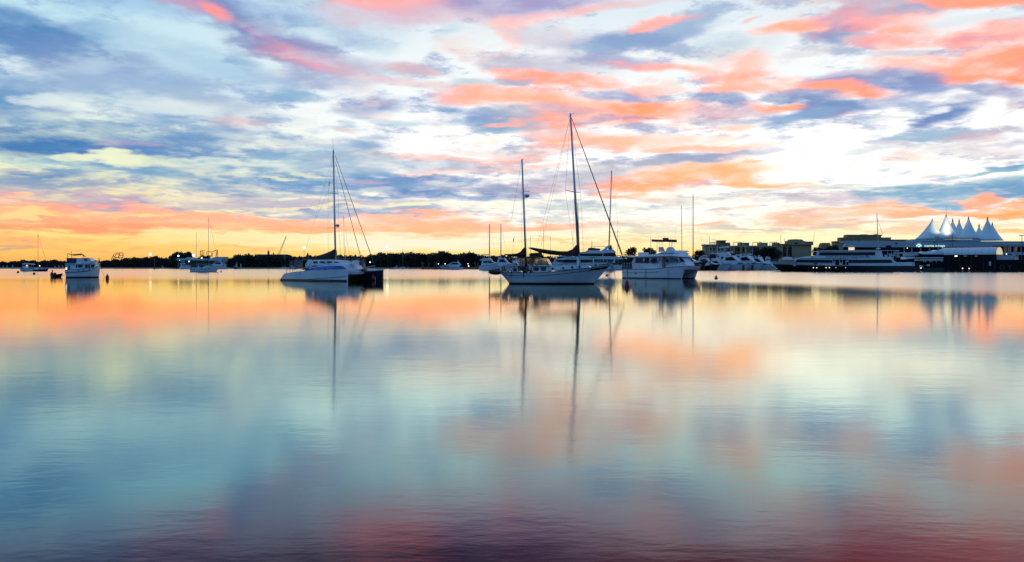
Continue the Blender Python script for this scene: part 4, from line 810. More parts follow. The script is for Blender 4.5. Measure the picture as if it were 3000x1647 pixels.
buoy(2098, 817.5, 805, 10.5, ORANGE, 'small orange cone buoy alone on open water right of the power catamaran', True)
buoy(314.5, 818.5, 802, 9.5, RED, 'dark red pear buoy just off the trawler bow')
buoy(100, 804.5, 797, 7.5, RED, 'dark red buoy floating below the single thin mast at far left')
buoy(53, 800, 792.5, 6.5, RED, 'dark red buoy nearest the left edge of the water')
buoy(153.5, 796, 791, 5, RED, 'tiny red buoy off the dark hull at far left')
buoy(90, 804, 801.6, 3.5, GEL2, 'tiny pale float beside the far left red buoy')
buoy(647.5, 798, 792, 4.6, RED, 'small red cone buoy off the bow of the distant white ketch', True)
v = V(1094, 107); t = v.thing('mooring_buoy', 'red-orange buoy hanging at the catamaran bow', 'buoy')
x, z = v.p(1093, 816); G().lathe([(.02, -.35), (.2, -.1), (.24, .1), (.12, .34), (.05, .5)], (x, 0, z), 12).obj('float', RED, t, True)
x, z = v.p(1099.5, 817.5); G().tube((x, 0, z - .35), (x, 0, z + .3), .04, .04, 6).obj('pick_up_pole', GEL2, t)

# ================================================================== generic moored boats
def sail_yacht(label, Y, px0, px1, pm, ptop, free=1.15, rz=0.0, rake=0.0, m=GEL, cover=CANVASB, mz=None, group=None, wires=True, boom=True, back=0, cat='sailboat', zoff=0, r=None, name='sailing_yacht'):
    """px0 stern, px1 bow columns; mast at column pm up to row ptop"""
    v = V((px0 + px1) / 2, Y, rz - math.atan(((px0 + px1) / 2 - CX) / F) + (math.pi if px1 < px0 else 0)); t = v.thing(name, label, cat, group)
    xs, xb = sorted((v.x(px0), v.x(px1))); L = xb - xs; B = max(1.6, min(4.4, L * .3))
    h = Hull(t, xs, xb, B, [(0, free * .88), (.4, free * .86), (1, free * 1.2)], ovs=L * .05, ovb=L * .1, m=m, n=14, bz=.12)
    Block(t, 'coach_roof', [(xs + L * .28, free * .85), (xs + L * .31, free * 1.35), (xs + L * .5, free * 1.38), (xs + L * .72, free * 1.08), (xs + L * .74, free * .9)], B * .26, .1).win([(xs + L * .33, free * 1.12), (xs + L * .33, free * 1.27), (xs + L * .48, free * 1.29), (xs + L * .56, free * 1.12)])
    R0 = r or max(.07, L * .008)
    xm, zt_ = v.p(pm, ptop); x1_ = xm - rake; mast(t, (x1_, 0, free), (xm, 0, zt_), R0, R0 * .7)
    G().tube((xm - .02, -.9, free + (zt_ - free) * .55), (xm - .02, .9, free + (zt_ - free) * .55), .03, .03, 4).obj('spreader', ALU, t)
    if boom: bundle(t, 'boom_cover', [(xs + L * .16, free * 1.9, free * 1.7, .6), (xs + L * .3, free * 2.05, free * 1.65, 1), (x1_ - .3, free * 2.35, free * 1.6, 1.1), (x1_ - .05, free * 2.4, free * 1.6, .6)], .22, cover)
    if wires:
        line(t, 'furled_genoa', (xb - .2, 0, free * 1.3), (xm, 0, zt_ * .97), .03, SAILC); line(t, 'backstay', (xs + .1, 0, free), (xm, 0, zt_), .012)
        for yy in (-1, 1): line(t, 'shroud', (x1_, yy * B * .45, free), (xm, yy * .85, free + (zt_ - free) * .55), .012)
    h.rail(t, .05, .95, .55, 8, r=.015, mid=False)
    if mz: xm2, z2 = v.p(*mz); mast(t, (xm2, 0, free), (xm2, 0, z2), R0 * .8, R0 * .5); bundle(t, 'mizzen_cover', [(xm2 - L * .16, free * 2.0, free * 1.8, .6), (xm2 - .2, free * 2.2, free * 1.75, 1), (xm2, free * 2.2, free * 1.8, .5)], .16, cover)
    return t, v, h
def motor_yacht(label, Y, px0, px1, ptop, rz=0.0, m=GEL, group=None, style=0, tower=False, rig=None, cat='motorboat', rails=True, name='motor_yacht'):
    """px0 stern column, px1 bow column, ptop row of the highest roof"""
    v = V((px0 + px1) / 2, Y, rz - math.atan(((px0 + px1) / 2 - CX) / F) + (math.pi if px1 < px0 else 0)); t = v.thing(name, label, cat, group)
    xs, xb = sorted((v.x(px0), v.x(px1))); L = xb - xs; B = min(6.2, max(1.9, L * .28)); H = v.p((px0 + px1) / 2, ptop)[1]
    f = H * (.34 if style != 2 else .3)
    h = Hull(t, xs, xb, B, [(0, f * .85), (.4, f * .95), (.75, f * 1.15), (1, f * 1.32)], ovs=L * .02, ovb=L * .15, m=m, w0=.9, w1=.2, n=16, bz=.12, beam=[(0, .9), (.4, 1), (.65, .92), (.85, .55), (.95, .25), (1, .05)])
    h.band(t, 'rubbing_strake', RUB, 0, 1, .93, .97, off=.03, n=12)
    X = lambda u: xs + L * u
    if style == 0:      # flybridge cruiser
        c = Block(t, 'saloon', [(X(.1), f * .9), (X(.14), H * .6), (X(.52), H * .6), (X(.68), H * .47), (X(.86), H * .42), (X(.9), f * 1.15)], B * .4, .2, nose=(X(.5), X(.9), .45))
        c.win([(X(.2), H * .46), (X(.2), H * .56), (X(.36), H * .57), (X(.36), H * .46)]); c.win([(X(.38), H * .46), (X(.38), H * .57), (X(.52), H * .57), (X(.62), H * .46)])
        b = Block(t, 'flybridge', [(X(.04), H * .61), (X(.05), H * .66), (X(.2), H * .74), (X(.46), H * .76), (X(.55), H * .62)], B * .38, .12, nose=(X(.4), X(.55), .7))
        Block(t, 'hardtop', [(X(.1), H * .93), (X(.12), H * .97), (X(.4), H), (X(.46), H * .96), (X(.42), H * .94)], B * .34, .05)
        for u in (.16, .38):
            for yy in (-B * .3, B * .3): G().tube((X(u + .04), yy, H * .72), (X(u), yy, H * .95), .05, .05, 5).obj('hardtop_post', GEL, t)
        G().lathe([(.05, 0), (.3, .12), (.3, .3), (.1, .4)], (X(.2), 0, H), 10).obj('radar_dome', GEL, t, True)
    elif style == 1:    # sports cruiser: long raked screen and arch
        c = Block(t, 'coupe_cabin', [(X(.15), f * .9), (X(.18), H * .8), (X(.24), H * .88), (X(.45), H * .9), (X(.66), H * .55), (X(.9), f * 1.28), (X(.9), f)], B * .42, .25, nose=(X(.4), X(.9), .35))
        c.win([(X(.22), H * .6), (X(.23), H * .78), (X(.43), H * .82), (X(.57), H * .6)]); c.win([(X(.6), f * 1.15), (X(.62), f * 1.32), (X(.76), f * 1.3), (X(.8), f * 1.18)], 'hull_window')
        G().loft([[(X(.08), s_ * B * .44, H * .5), (X(.13), s_ * B * .44, H * .5), (X(.13), s_ * B * .40, H * .5), (X(.08), s_ * B * .40, H * .5)] if e == 0 else [(X(.2), s_ * B * .34, H * .97), (X(.26), s_ * B * .34, H), (X(.26), s_ * B * .30, H), (X(.2), s_ * B * .30, H * .97)] for s_, e in ((-1, 0), (-1, 1), (1, 1), (1, 0))], close=True).obj('radar_arch', GEL, t)
        G().lathe([(.05, 0), (.26, .1), (.26, .25), (.1, .34)], (X(.23), 0, H), 10).obj('radar_dome', GEL, t, True)
    else:               # game boat with open bridge
        c = Block(t, 'cabin_house', [(X(.26), f * .9), (X(.28), H * .56), (X(.5), H * .56), (X(.62), f * 1.25), (X(.62), f)], B * .38, .15, nose=(X(.45), X(.62), .6))
        c.win([(X(.3), H * .42), (X(.3), H * .52), (X(.5), H * .52), (X(.55), H * .42)])
        Block(t, 'bridge_coaming', [(X(.27), H * .57), (X(.28), H * .7), (X(.46), H * .69), (X(.5), H * .57)], B * .34, .1)
        Block(t, 'canopy_top', [(X(.24), H * .96), (X(.25), H), (X(.45), H * 1.0), (X(.47), H * .96)], B * .34, .1)
        for u in (.27, .44):
            for yy in (-B * .28, B * .28): line(t, 'canopy_post', (X(u), yy, H * .6), (X(u), yy, H * .97), .035, ALU)
    if tower:
        zt_ = v.p(px0, tower)[1]; g = G()
        for yy in (-1, 1):
            for u, w_ in ((.24, .3), (.44, .36)): g.tube((X(u), yy * B * .32, H * .9), (X(w_), yy * .5, zt_), .035, .03, 5)
        for k in range(1, 5):
            z = H * .9 + (zt_ - H * .9) * k / 5; g.tube((X(.27), -.7, z), (X(.27 + .02 * k), .7, z), .025, .025, 4)
        g.obj('tuna_tower', ALU, t); G().box(X(.28), X(.4), -.7, .7, zt_, zt_ + .1).obj('tower_top', GEL, t)
    if rig:
        for a, b_ in rig: line(t, 'outrigger', v.P(*a), v.P(*b_), .045, ALU, .02)
    if rails: h.rail(t, .55, .99, .7, 6, r=.022, mid=False)
    return t, v, h

# ------------------------------------------------------------------ far left group
sail_yacht('dark-hulled sailing yacht with one thin mast at far left', 322, 96, 143, 111.5, 684, free=.95, m=NAVY, cover=CANVASB)
v = V(83, 327, 0); t = v.thing('cabin_cruiser', 'white cabin cruiser with open wheelhouse left of the dark-hulled yacht', 'motorboat')
xs, xb = v.x(104), v.x(57.5); v = V(83, 327, math.pi); t.rotation_euler[2] = math.pi; xs, xb = v.x(105), v.x(57.5); L = xb - xs
h = Hull(t, xs, xb, 2.6, [(0, 1.35), (.5, 1.2), (1, 1.0)], ovs=.1, ovb=.5, n=12, bz=.15); h.band(t, 'rubbing_strake', RUB, 0, 1, .9, .98, off=.03, n=8)
Block(t, 'hardtop', v.pts([(69, 773), (70, 771.5), (97, 773), (99, 775.5)]), 1.1, .05); b = Block(t, 'wheelhouse', v.pts([(70, 787), (70.5, 773.5), (77, 773), (79, 780), (79, 787)]), 1.0, .05); b.win(v.pts([(72, 775), (77, 775), (77.5, 780), (72, 780)]))
for px in (85, 92, 98): line(t, 'hardtop_post', v.P(px, 773, -.9), v.P(px, 786, -.9), .04, ALU)
t2 = v.thing('cabin_lamp', 'small warm lamp glowing under the hardtop at far left', 'lamp'); G().ball(v.P(78.5, 779), .22, 8, 6).obj('globe', LAMPS, t2)
t2 = v.thing('deck_lamp', 'small lamp glowing on the dark-hulled yacht at far left', 'lamp'); G().ball(v.P(116, 779), .22, 8, 6).obj('globe', LAMPS, t2)
for k, (a, b_, Y) in enumerate(((12, 2, 760), (24, 15, 740), (34, 45, 700), (158, 168, 760), (170, 180, 740), (182, 188, 720))):
    motor_yacht('tiny pale motorboat close under the far left shore, number %s from the left edge' % ('one', 'two', 'three', 'four', 'five', 'six')[k], Y, a, b_, 780 - k % 3, style=k % 2, rails=False, group='tiny boats under the far left shore', m=GEL2)
# distant ketch
t, v, h = sail_yacht('distant white ketch with two bare masts in front of the blue boat shed', 286, 553, 643, 611, 635, free=1.85, mz=(575.5, 681), cover=CANVAS)
h.ports(t, (.08, .16, .42, .54, .68), .62, .2); Block(t, 'awning', v.pts([(577, 777), (578, 771), (606, 772), (606, 777)]), 1.2, .1, TEAKD)
Block(t, 'spray_hood', v.pts([(584, 784), (586, 778), (594, 778), (596, 784)]), .9, .1, CANVASB)
# boat shed with long bluish roof
v = V(592, 760); t = v.thing('boat_shed', 'long low boat shed with pale blue roof behind the distant ketch', 'building')
ROOFB = mat('blue_grey_roofing', (.30, .42, .46), .5, var=.1, scale=.3); WALLD = mat('dark_shed_wall', (.06, .05, .05), .8, var=.2)
q_ = lambda l: [v.p(a, b_) for a, b_ in l]
Block(t, 'roof', q_([(526, 762), (528, 757.5), (622, 758.5), (640, 752.5), (663, 753), (657, 766), (640, 764)]), 9, 3, ROOFB)
Block(t, 'roof_lantern', q_([(551, 759), (552, 754), (566, 754.5), (568, 759)]), 6, 2, ROOFB); Block(t, 'wall', q_([(530, 787), (530, 763), (655, 765), (655, 787)]), 8, 0, WALLD)
for px in (533, 548, 563, 604, 622, 640): x, z = v.p(px, 775); G().box(x - .4, x + .4, -8.3, -7.9, 1, z + 4).obj('post', TEAKD, t)
for k, (a, b_, y, s_) in enumerate(((525, 560, 765, 0), (600, 660, 764, 1), (612, 668, 770, 0))):
    motor_yacht(('white flybridge cruiser at the left end of the boat shed', 'sleek white cruiser lying behind the bow of the distant ketch', 'low pale cruiser with long foredeck right of the distant ketch')[k], 640 + 20 * k, a if k == 0 else b_, b_ if k == 0 else a, y, style=s_)
# far steelwork of rides
def ride(label, cells, Y, r=.35):
    v = V(cells[0][0][0], Y); t = v.thing('amusement_ride', label, 'ride'); g = G()
    for a, b_ in cells: line(t, 'steel_beam', v.P(*a), v.P(*b_), r, WIRE)
    return t
ride('dark honeycomb steel ride frame above the trees left of the spire trees', [((325, 762), (335, 744)), ((335, 744), (344, 744)), ((330, 762), (340, 746)), ((344, 744), (350, 748)), ((341, 741), (350, 741)), ((350, 741), (360, 741)), ((360, 741), (361, 748)), ((350, 748), (361, 748)), ((350, 741), (350, 748)), ((346, 754), (360, 754)), ((350, 748), (346, 754)), ((361, 748), (360, 754)), ((346, 754), (352, 760)), ((360, 754), (354, 760)), ((333, 750), (341, 756)), ((337, 757), (346, 754))], 900)
ride('thin steel ride frames above the boat shed roof', [((587, 736), (587, 748)), ((586, 736), (592, 735)), ((592, 735), (592, 748)), ((592, 735), (599, 734.5)), ((597, 739), (597, 748)), ((606, 738), (606, 748)), ((606, 737), (622, 738.5)), ((622, 738.5), (637, 732)), ((637, 732), (632, 752)), ((637, 732), (637, 752)), ((620, 741), (622, 752)), ((624, 742), (618, 752))], 900)
# crane
v = V(826, 900); t = v.thing('tower_crane', 'pale leaning crane jib against the yellow sky left of the catamaran', 'crane'); CR = mat('crane_yellow', (.5, .36, .12), .6)
line(t, 'jib', v.P(815, 745), v.P(838, 692), .2, CR); line(t, 'jib', v.P(819, 745), v.P(839.5, 693), .2, CR)
for k in range(12):
    f = k / 12; a, b_ = (815 + 23 * f, 745 - 53 * f), (819 + 20.5 * (f + .06), 745 - 52 * (f + .06)); line(t, 'lattice_bar', v.P(*a), v.P(*b_), .1, CR)
# resort building with cupolas
v = V(800, 905); t = v.thing('resort_building', 'long low resort building with pointed cupolas above the trees', 'building'); RW = mat('dusky_render', (.16, .11, .09), .8, var=.1); RR = mat('dusky_roof', (.07, .04, .035), .8, var=.2)
Block(t, 'wall', v.pts([(752, 787), (752, 749), (848, 751), (848, 787)]), 5, 0, RW); Block(t, 'roof', v.pts([(748, 750.5), (760, 745.5), (842, 745.5), (853, 751.5)]), 6, 4, RR)
for px, tp in ((786.5, 731), (801, 738)):
    x, z = v.p(px, tp); k = (748 - tp) / 17; G().lathe([(1.0 * k, 0), (1.0 * k, -1.5 * k)][::-1] and [(1.1 * k, -6 * k), (1.1 * k, -3.6 * k), (1.5 * k, -3.5 * k), (.5 * k, -1.6 * k), (.1, -.6 * k), (.05, .6)], (x, 0, z), 8).obj('cupola', RR, t)
for px, tp, lab in ((901.5, 739, 'pointed tower roof just left of the catamaran sail cover'), (1041, 744, 'low pointed roof right of the catamaran mast')):
    v = V(px, 835); t = v.thing('roof_tower', lab, 'tower'); x, z = v.p(px, tp); w = 3.2 / 2.8 * (1 if px < 1000 else 1.5)
    G().box(-w, w, -w, w, 1, z - 4).obj('wall', RW, t); G().lathe([(w * 1.4, z - 4), (w * .7, z - 2), (.08, z)], n=8).obj('roof', RR, t)
# small gabled houses behind the catamaran
HW = mat('pale_house_wall', (.30, .24, .22), .8, var=.1, scale=.5)
for k, (px, top, w) in enumerate([(869, 758, 12), (880, 762, 10), (989, 752, 11), (1000, 756, 10), (1010, 753, 12), (1020, 757, 9), (1032, 758, 11), (1048, 756, 12), (1064, 759, 10), (855, 764, 9)]):
    v = V(px, 835 - 3 * (k % 2)); t = v.thing('gabled_house', 'small pale gabled house behind the sailing catamaran, %s from the left' % ('second', 'fourth', 'fifth', 'sixth', 'seventh', 'eighth', 'ninth', 'tenth', 'eleventh', 'first')[k], 'house', 'gabled houses behind the catamaran')
    a = v.pts([(px - w / 2, 785), (px - w / 2, top + 6), (px, top), (px + w / 2, top + 6), (px + w / 2, 785)])
    Block(t, 'wall', a, 3, 0, HW); A = [(x + (.5 if i > 2 else -.5) * (i != 2), z + .1) for i, (x, z) in enumerate(a)][1:4]
    G().loft([[(x, -3.5, z), (x, 3.5, z)] for x, z in A], caps=False).loft([[(x, -3.5, z + .3), (x, 3.5, z + .3)] for x, z in A], caps=False).obj('roof', RR, t)
    for dx_ in (-.22, .22): x, z = v.p(px + w * dx_, top + 13); G().box(x - .5, x + .5, -3.1, -2.95, z, z + 1.3).obj('window', GLASS, t)
# small boats below them
for a, b_, pm, tp, Y, lab in ((818, 850, 834, 735, 700, 'small white sailing yacht lying behind the catamaran stern'), (1162, 1199, 1179.5, 724, 720, 'small white sailing yacht alone under the wood right of the catamaran'), (988, 1030, 1006.5, 632, 300, 'sailing yacht with tall bare mast hidden behind the catamaran')):
    sail_yacht(lab, Y, a, b_, pm, tp, free=1.2, wires=Y < 400, rake=-.4)
sail_yacht('slim yacht with shorter mast just right of the tall bare mast', 330, 996, 1040, 1012.5, 722, free=1.0, wires=False)
motor_yacht('small teal-covered launch left of the catamaran stern', 600, 851, 872, 780, style=1, rails=False, m=mat('teal_gelcoat', (.1, .25, .27), .3))
motor_yacht('small blue and white cabin boat alone under the wood', 640, 697, 683, 771, style=0, rails=False, m=CANVASB)
motor_yacht('small pale launch on the sand left of the round-headed tree', 760, 473, 485, 780, style=1, rails=False, m=GEL2)
motor_yacht('white motorboat at the foot of the wood right of the lamps', 640, 1158 + 8, 1150, 779, style=1, rails=False)
motor_yacht('low white sports cruiser with swept hardtop on the long pontoon', 520, 1358, 1286, 765, style=1)

# street lamps and posts along the far shore
def lamp_post(px, py, r, Y, lab, base=786, pole=True, name='street_lamp', zb=None):
    v = V(px, Y); t = v.thing(name, lab, 'lamp'); x, z = v.p(px, py)
    G().ball((0, 0, z), r / F * Y, 10, 7).obj('globe', LAMP, t)
    if pole: line(t, 'pole', (0, .1, .3 if zb is None else zb), (0, .1, z), .09, WIRE)
    return t
for px, py, r, lab in ((440.5, 745, 3.2, 'bright lamp on a tall pole left of the round-headed tree'), (522.5, 749.8, 2.4, 'bright lamp against the round-headed tree'), (525.8, 764.4, 2.2, 'lamp at the left corner of the boat shed roof'), (567, 748, 3.6, 'large glowing lamp above the boat shed roof lantern'), (553.5, 766, 1.7, 'small lamp under the boat shed roof'), (591, 756, 1.8, 'small warm lamp on the boat shed roof beside the mast'),
                       (891, 725.5, 3.4, 'glowing lamp high above the roofs left of the catamaran mast'), (1135, 728, 3.6, 'glowing lamp high above the wood right of the catamaran'), (1045.5, 768.5, 1.7, 'small lamp between the catamaran forestays'), (1084, 768.3, 1.7, 'small lamp just right of the catamaran forestays')):
    lamp_post(px, py, r, 828 if px != 553.5 else 745, lab)
for px in (1284.5, 1304, 1371): lamp_post(px, 773, 1.2, 500, 'small pontoon lamp on a short post beside the sports cruiser, %s of three' % {1284.5: 'left', 1304: 'middle', 1371: 'right'}[px], zb=.2)
lamp_post(1373, 780, 1.6, 499, 'bright low lamp at the right end of the long pontoon', zb=.2)
v = V(452.5, 600); t = v.thing('channel_marker', 'thin channel marker pole standing in the water left of the distant ketch', 'marker'); x, z = v.p(452.5, 762); G().tube((0, 0, -.5), (0, 0, z), .35, .3, 8).obj('pile', WOOD, t); G().lathe([(.5, z), (.5, z + .8), (.05, z + 1.2)], n=8).obj('top_mark', RED, t)
v = V(705.5, 640); t = v.thing('channel_marker', 'short pale marker post right of the small blue and white boat', 'marker'); x, z = v.p(705.5, 773); G().tube((0, 0, -.5), (0, 0, z), .3, .3, 8).obj('pile', GEL2, t)

# pontoon with piles
v = V(1330, 560); t = v.thing('floating_pontoon', 'long low dark pontoon reaching left from the marina', 'pontoon'); PONT = mat('dark_pontoon', (.03, .028, .028), .9, var=.2)
x0, _ = v.p(1238, 787); x1, _ = v.p(1470, 787)
for k in range(8): a = x0 + (x1 - x0) * k / 8; G().box(a, a + (x1 - x0) / 8 - .25, -1.5, 1.5, -.15, .5).obj('deck_section', PONT, t)
for k, px in enumerate((1236, 1239.5, 1256.5, 1274, 1278, 1325, 1344, 1392, 1400)):
    vp = V(px, 556); tp_ = vp.thing('mooring_pile', 'dark mooring pile at the long pontoon, %s from the left' % ('first', 'second', 'third', 'fourth', 'fifth', 'sixth', 'seventh', 'eighth', 'ninth')[k], 'pile', 'piles along the long pontoon'); x, z = vp.p(px, 768.5 + (k % 3)); G().tube((0, 0, -.6), (0, 0, z), .3, .28, 8).lathe([(.34, z), (.05, z + .5)], n=8).obj('post', BLACK, tp_)

# ================================================================== marina, centre
mg = 'motor yachts berthed at the marina'
motor_yacht('white flybridge cruiser lying farthest left in the marina, above the black hung dinghy', 430, 1405, 1472, 745, rz=-.3, style=0, group=mg, rig=[((1408, 782), (1427, 735))])
motor_yacht('white sports cruiser behind the stern rail of the large ketch', 425, 1452, 1510, 752, rz=-.35, style=1, group=mg)
motor_yacht('white game boat just left of the ketch pilothouse canopy', 420, 1488, 1545, 755, rz=-.3, style=2, group=mg)
motor_yacht('white cruiser seen between the ketch mizzen boom and canopy', 440, 1500, 1562, 750, rz=-.3, style=0, group=mg)
motor_yacht('pale small cruiser partly hidden by the clear ketch windscreen', 430, 1570, 1620, 756, rz=.2, style=1, group=mg, m=GEL2)
for k, (a, b_, pm, tp, Y, lab) in enumerate(((1415, 1462, 1434, 656, 470, 'yacht with thick dark mast, first mast right of the wood'), (1452, 1495, 1467.5, 656, 470, 'yacht with bare mast, second mast right of the wood'), (1540, 1575, 1554, 690, 640, 'distant yacht with short mast left of the brown furled mainsail'), (1572, 1612, 1592.5, 663, 640, 'distant yacht with tallest thin mast above the brown furled mainsail'),
        (1595, 1630, 1612, 691, 640, 'distant yacht with short mast close left of the ketch main mast'), (1795, 1830, 1809.5, 672, 640, 'distant yacht mast just left of the ketch forestay foot'), (1895, 1925, 1906.5, 694, 560, 'distant yacht mast left of the power catamaran bimini'))):
    sail_yacht(lab, Y, a, b_, pm, tp, free=1.3, wires=k < 2, rake=0, boom=k < 2, r=(.34, .30)[k] if k < 2 else .17)
sail_yacht('sailing yacht behind the superyacht with tall mast leaning right', 450, 1690, 1825, 1792, 500, free=1.9, rake=1.9, wires=True, r=.38)
sail_yacht('sailing yacht with the tallest mast behind the power catamaran flybridge', 450, 1950, 2062, 2030.5, 570, free=1.8, wires=False, r=.28)
sail_yacht('sailing yacht with thin dark mast left of the tallest one behind the power catamaran', 450, 1925, 2020, 1996, 602, free=1.7, wires=False, rake=-.5, r=.2)
v = V(1502, 520); t = v.thing('flag_pole', 'thin pole with a small limp flag left of the ketch mizzen mast', 'flag'); line(t, 'pole', v.P(1500, 760), v.P(1506.5, 693), .08, WIRE)
G().loft([[v.P(1506.5, 694), v.P(1505, 706)], [v.P(1504, 700, .5), v.P(1502.5, 709, .5)], [v.P(1503, 706, .2), v.P(1502, 711, .2)]], caps=False).obj('flag', CANVAS, t)

# superyacht behind the ketch, bow to the left
v = V(1720, 425, math.pi); t = v.thing('superyacht', 'long three-deck white superyacht with dark window bands behind the large ketch', 'yacht')
xs, xb = v.x(1822), v.x(1606); q_ = lambda l: [v.p(a, b_) for a, b_ in l]
h = Hull(t, xs, xb, 7.5, [(0, v.p(1822, 776)[1]), (.5, v.p(1700, 775)[1]), (1, v.p(1610, 768)[1])], ovs=.5, ovb=4, n=24, bz=.35)
a = Block(t, 'main_deck_house', q_([(1622, 777), (1624, 764), (1634, 757), (1795, 757), (1795, 777)]), 3.4, .1, nose=(v.x(1660), v.x(1622), .5)); a.win(q_([(1626, 766), (1631, 760.8), (1648, 760.6), (1652, 762.2), (1731, 762), (1735, 760.4), (1765, 760.4), (1765, 768.8), (1653, 769), (1650, 767)]))
a.win(q_([(1767, 760.5), (1794, 760.5), (1794, 770), (1767, 769)]), 'window')
a = Block(t, 'upper_deck_band', q_([(1624, 762.3), (1632, 759), (1640, 757.2), (1664, 752.5), (1800, 752.3), (1823, 755), (1822, 759.5), (1650, 761)]), 3.7, .05, nose=(v.x(1660), v.x(1624), .6))
Block(t, 'raked_screen', q_([(1628, 757.5), (1633, 753), (1668, 750.5), (1676, 753.5), (1650, 755.5)]), 2.8, .3, GLASS); Block(t, 'brow', q_([(1624, 752.8), (1630, 751.2), (1672, 749.8), (1674, 751.4)]), 2.9, .2)
a = Block(t, 'bridge_deck_house', q_([(1680, 752.6), (1690, 743), (1800, 741), (1806, 752.6)]), 3.0, .1); a.win(q_([(1686, 751), (1693, 743.6), (1765, 743.2), (1762, 751.6)])); a.win(q_([(1764, 751.6), (1768, 741.8), (1800, 741.6), (1803, 751.6)]))
Block(t, 'bridge_roof', q_([(1685, 743.2), (1690, 739.5), (1712, 738), (1722, 733.5), (1752, 733), (1757, 736.5), (1770, 729), (1776, 722), (1781, 720), (1783, 725), (1776, 731.5), (1796, 732), (1801, 738), (1803, 740.5), (1750, 743)]), 3.2, .2)
for px, tp in ((1731, 723), (1741, 724), (1796, 724)): line(t, 'rail_post', v.P(px, 735), v.P(px, tp), .08, RUB)
line(t, 'awning_rail', v.P(1730, 723), v.P(1776, 722.5), .1, RUB); Block(t, 'sun_deck_seating', q_([(1722, 734), (1724, 727), (1732, 726), (1758, 729), (1758, 734)]), 1.5, .1, CANVAS); line(t, 'mast', v.P(1733.5, 735), v.P(1734, 706), .12, WIRE)
Block(t, 'radar_mast', q_([(1784, 733), (1786, 722), (1790, 716), (1792, 722), (1794, 733)]), .5, .1, RUB)
for px in (1736.5, 1797.5): x, z = v.p(px, 765); G().box(x - .35, x + .35, 3.45, 3.7, z - 1.2, z + 1.2).box(x - .35, x + .35, -3.7, -3.45, z - 1.2, z + 1.2).obj('deck_pillar', GEL, t)
x, z = v.p(1736, 755); text_obj('MV 4021 B', .9, 'hull_lettering', RUB, t, (x, 3.75, z), (rad(90), 0, math.pi))
# dark gangways and clutter on the superyacht quarter
v = V(1810, 400); t = v.thing('boarding_gangway', 'dark folded gangways at the superyacht stern, under the ketch forestay foot', 'gangway')
for a, b_ in (((1795, 752), (1832, 745)), ((1800, 757), (1836, 750)), ((1826, 741), (1848, 737.5)), ((1828, 748), (1850, 746))): line(t, 'handrail', v.P(*a), v.P(*b_), .12, RUB)

# ================================================================== marina, right
rk = -.35
motor_yacht('dark blue hulled flybridge yacht rising behind the power catamaran bow', 415, 1972, 2072, 734, rz=-.35, style=0, m=NAVY, group=mg, rig=[((2062, 733), (2043, 657)), ((1973, 740), (1981.5, 657))])
motor_yacht('white yacht with steep white foredeck and black hull next to the power catamaran bow', 422, 2040, 2110, 752, rz=-.5, style=1, m=BLACK, group=mg)
motor_yacht('tall white game boat with tuna tower and outriggers', 432, 2066, 2143, 742, rz=-.4, style=2, tower=703, group=mg, rig=[((2092, 747), (2061, 654)), ((2095, 748), (2072, 722))])
motor_yacht('white flybridge yacht with two satellite domes on its hardtop', 438, 2102, 2172, 722, rz=-.45, style=0, group=mg)
motor_yacht('broad white yacht with long sloping windscreen, middle of the right-hand row', 430, 2112, 2199, 744, rz=-.55, style=1, group=mg, m=GEL)
motor_yacht('white sports cruiser with tinted wraparound screen right of the sloping windscreen', 432, 2160, 2236, 744, rz=-.6, style=1, group=mg)
motor_yacht('white game boat with small mast tower before the dark trees', 440, 2175, 2232, 752, rz=-.5, style=2, tower=727, group=mg)
motor_yacht('white cruiser with black hull window near the ferry bow', 433, 2196, 2262, 750, rz=-.6, style=1, group=mg)
motor_yacht('small white cruiser touching the ferry bow, last of the right-hand row', 430, 2232, 2284, 757, rz=-.55, style=2, group=mg)
# second row, packed in behind the first
for k, (a, b_, tp, st_, tw, rg) in enumerate(((1992, 2040, 752, 2, None, None), (2052, 2088, 748, 2, 716, ((2074, 750), (2071, 687))), (2095, 2128, 741, 0, None, ((2110, 742), (2109, 701))), (2128, 2166, 738, 2, 722, None), (2150, 2190, 746, 0, None, ((2168, 746), (2168, 716))), (2186, 2222, 743, 0, None, None), (2216, 2250, 748, 1, None, ((2246, 764), (2254, 741))), (2240, 2272, 753, 0, None, None))):
    motor_yacht(('low white boat just right of the power catamaran flybridge, second row', 'white boat with small tower left of the tall game boat, second row', 'white flybridge boat between game boat and satellite dome yacht, second row', 'white game boat with short tower behind the satellite dome yacht, second row', 'white flybridge boat with upright aerial, middle of the second row', 'white flybridge boat before the dark trees, second row', 'white coupe boat with slanting pole, second row', 'white boat farthest right in the second row, near the ferry bow')[k],
                456, a, b_, tp, rz=-.5, style=st_, tower=tw or False, group=mg, rig=[rg] if rg else None, m=(GEL, GEL2)[k % 2])
for k, (pm, tp) in enumerate(((2078, 690), (2102, 706), (2185, 712), (2205, 722))):
    sail_yacht(('yacht with the tallest thin mast before the hotel', 'yacht with thin mast at the hotel stair tower', 'yacht with short mast before the hotel middle', 'yacht with the shortest mast before the dark trees')[k], 462, pm - 18, pm + 16, pm, tp, free=1.2, wires=False, boom=False, r=.14, rz=-.4)
for px, lab in ((2063, 'left'), (2081, 'right')):
    v = V(px, 405); t = v.thing('mooring_pile', 'black pile in front of the white foredeck, the %s one of two' % lab, 'pile', 'black piles by the right-hand row'); x, z = v.p(px, 763); G().tube((0, 0, -.6), (0, 0, z), .22, .22, 8).lathe([(.26, z), (.04, z + .4)], n=8).obj('post', BLACK, t)
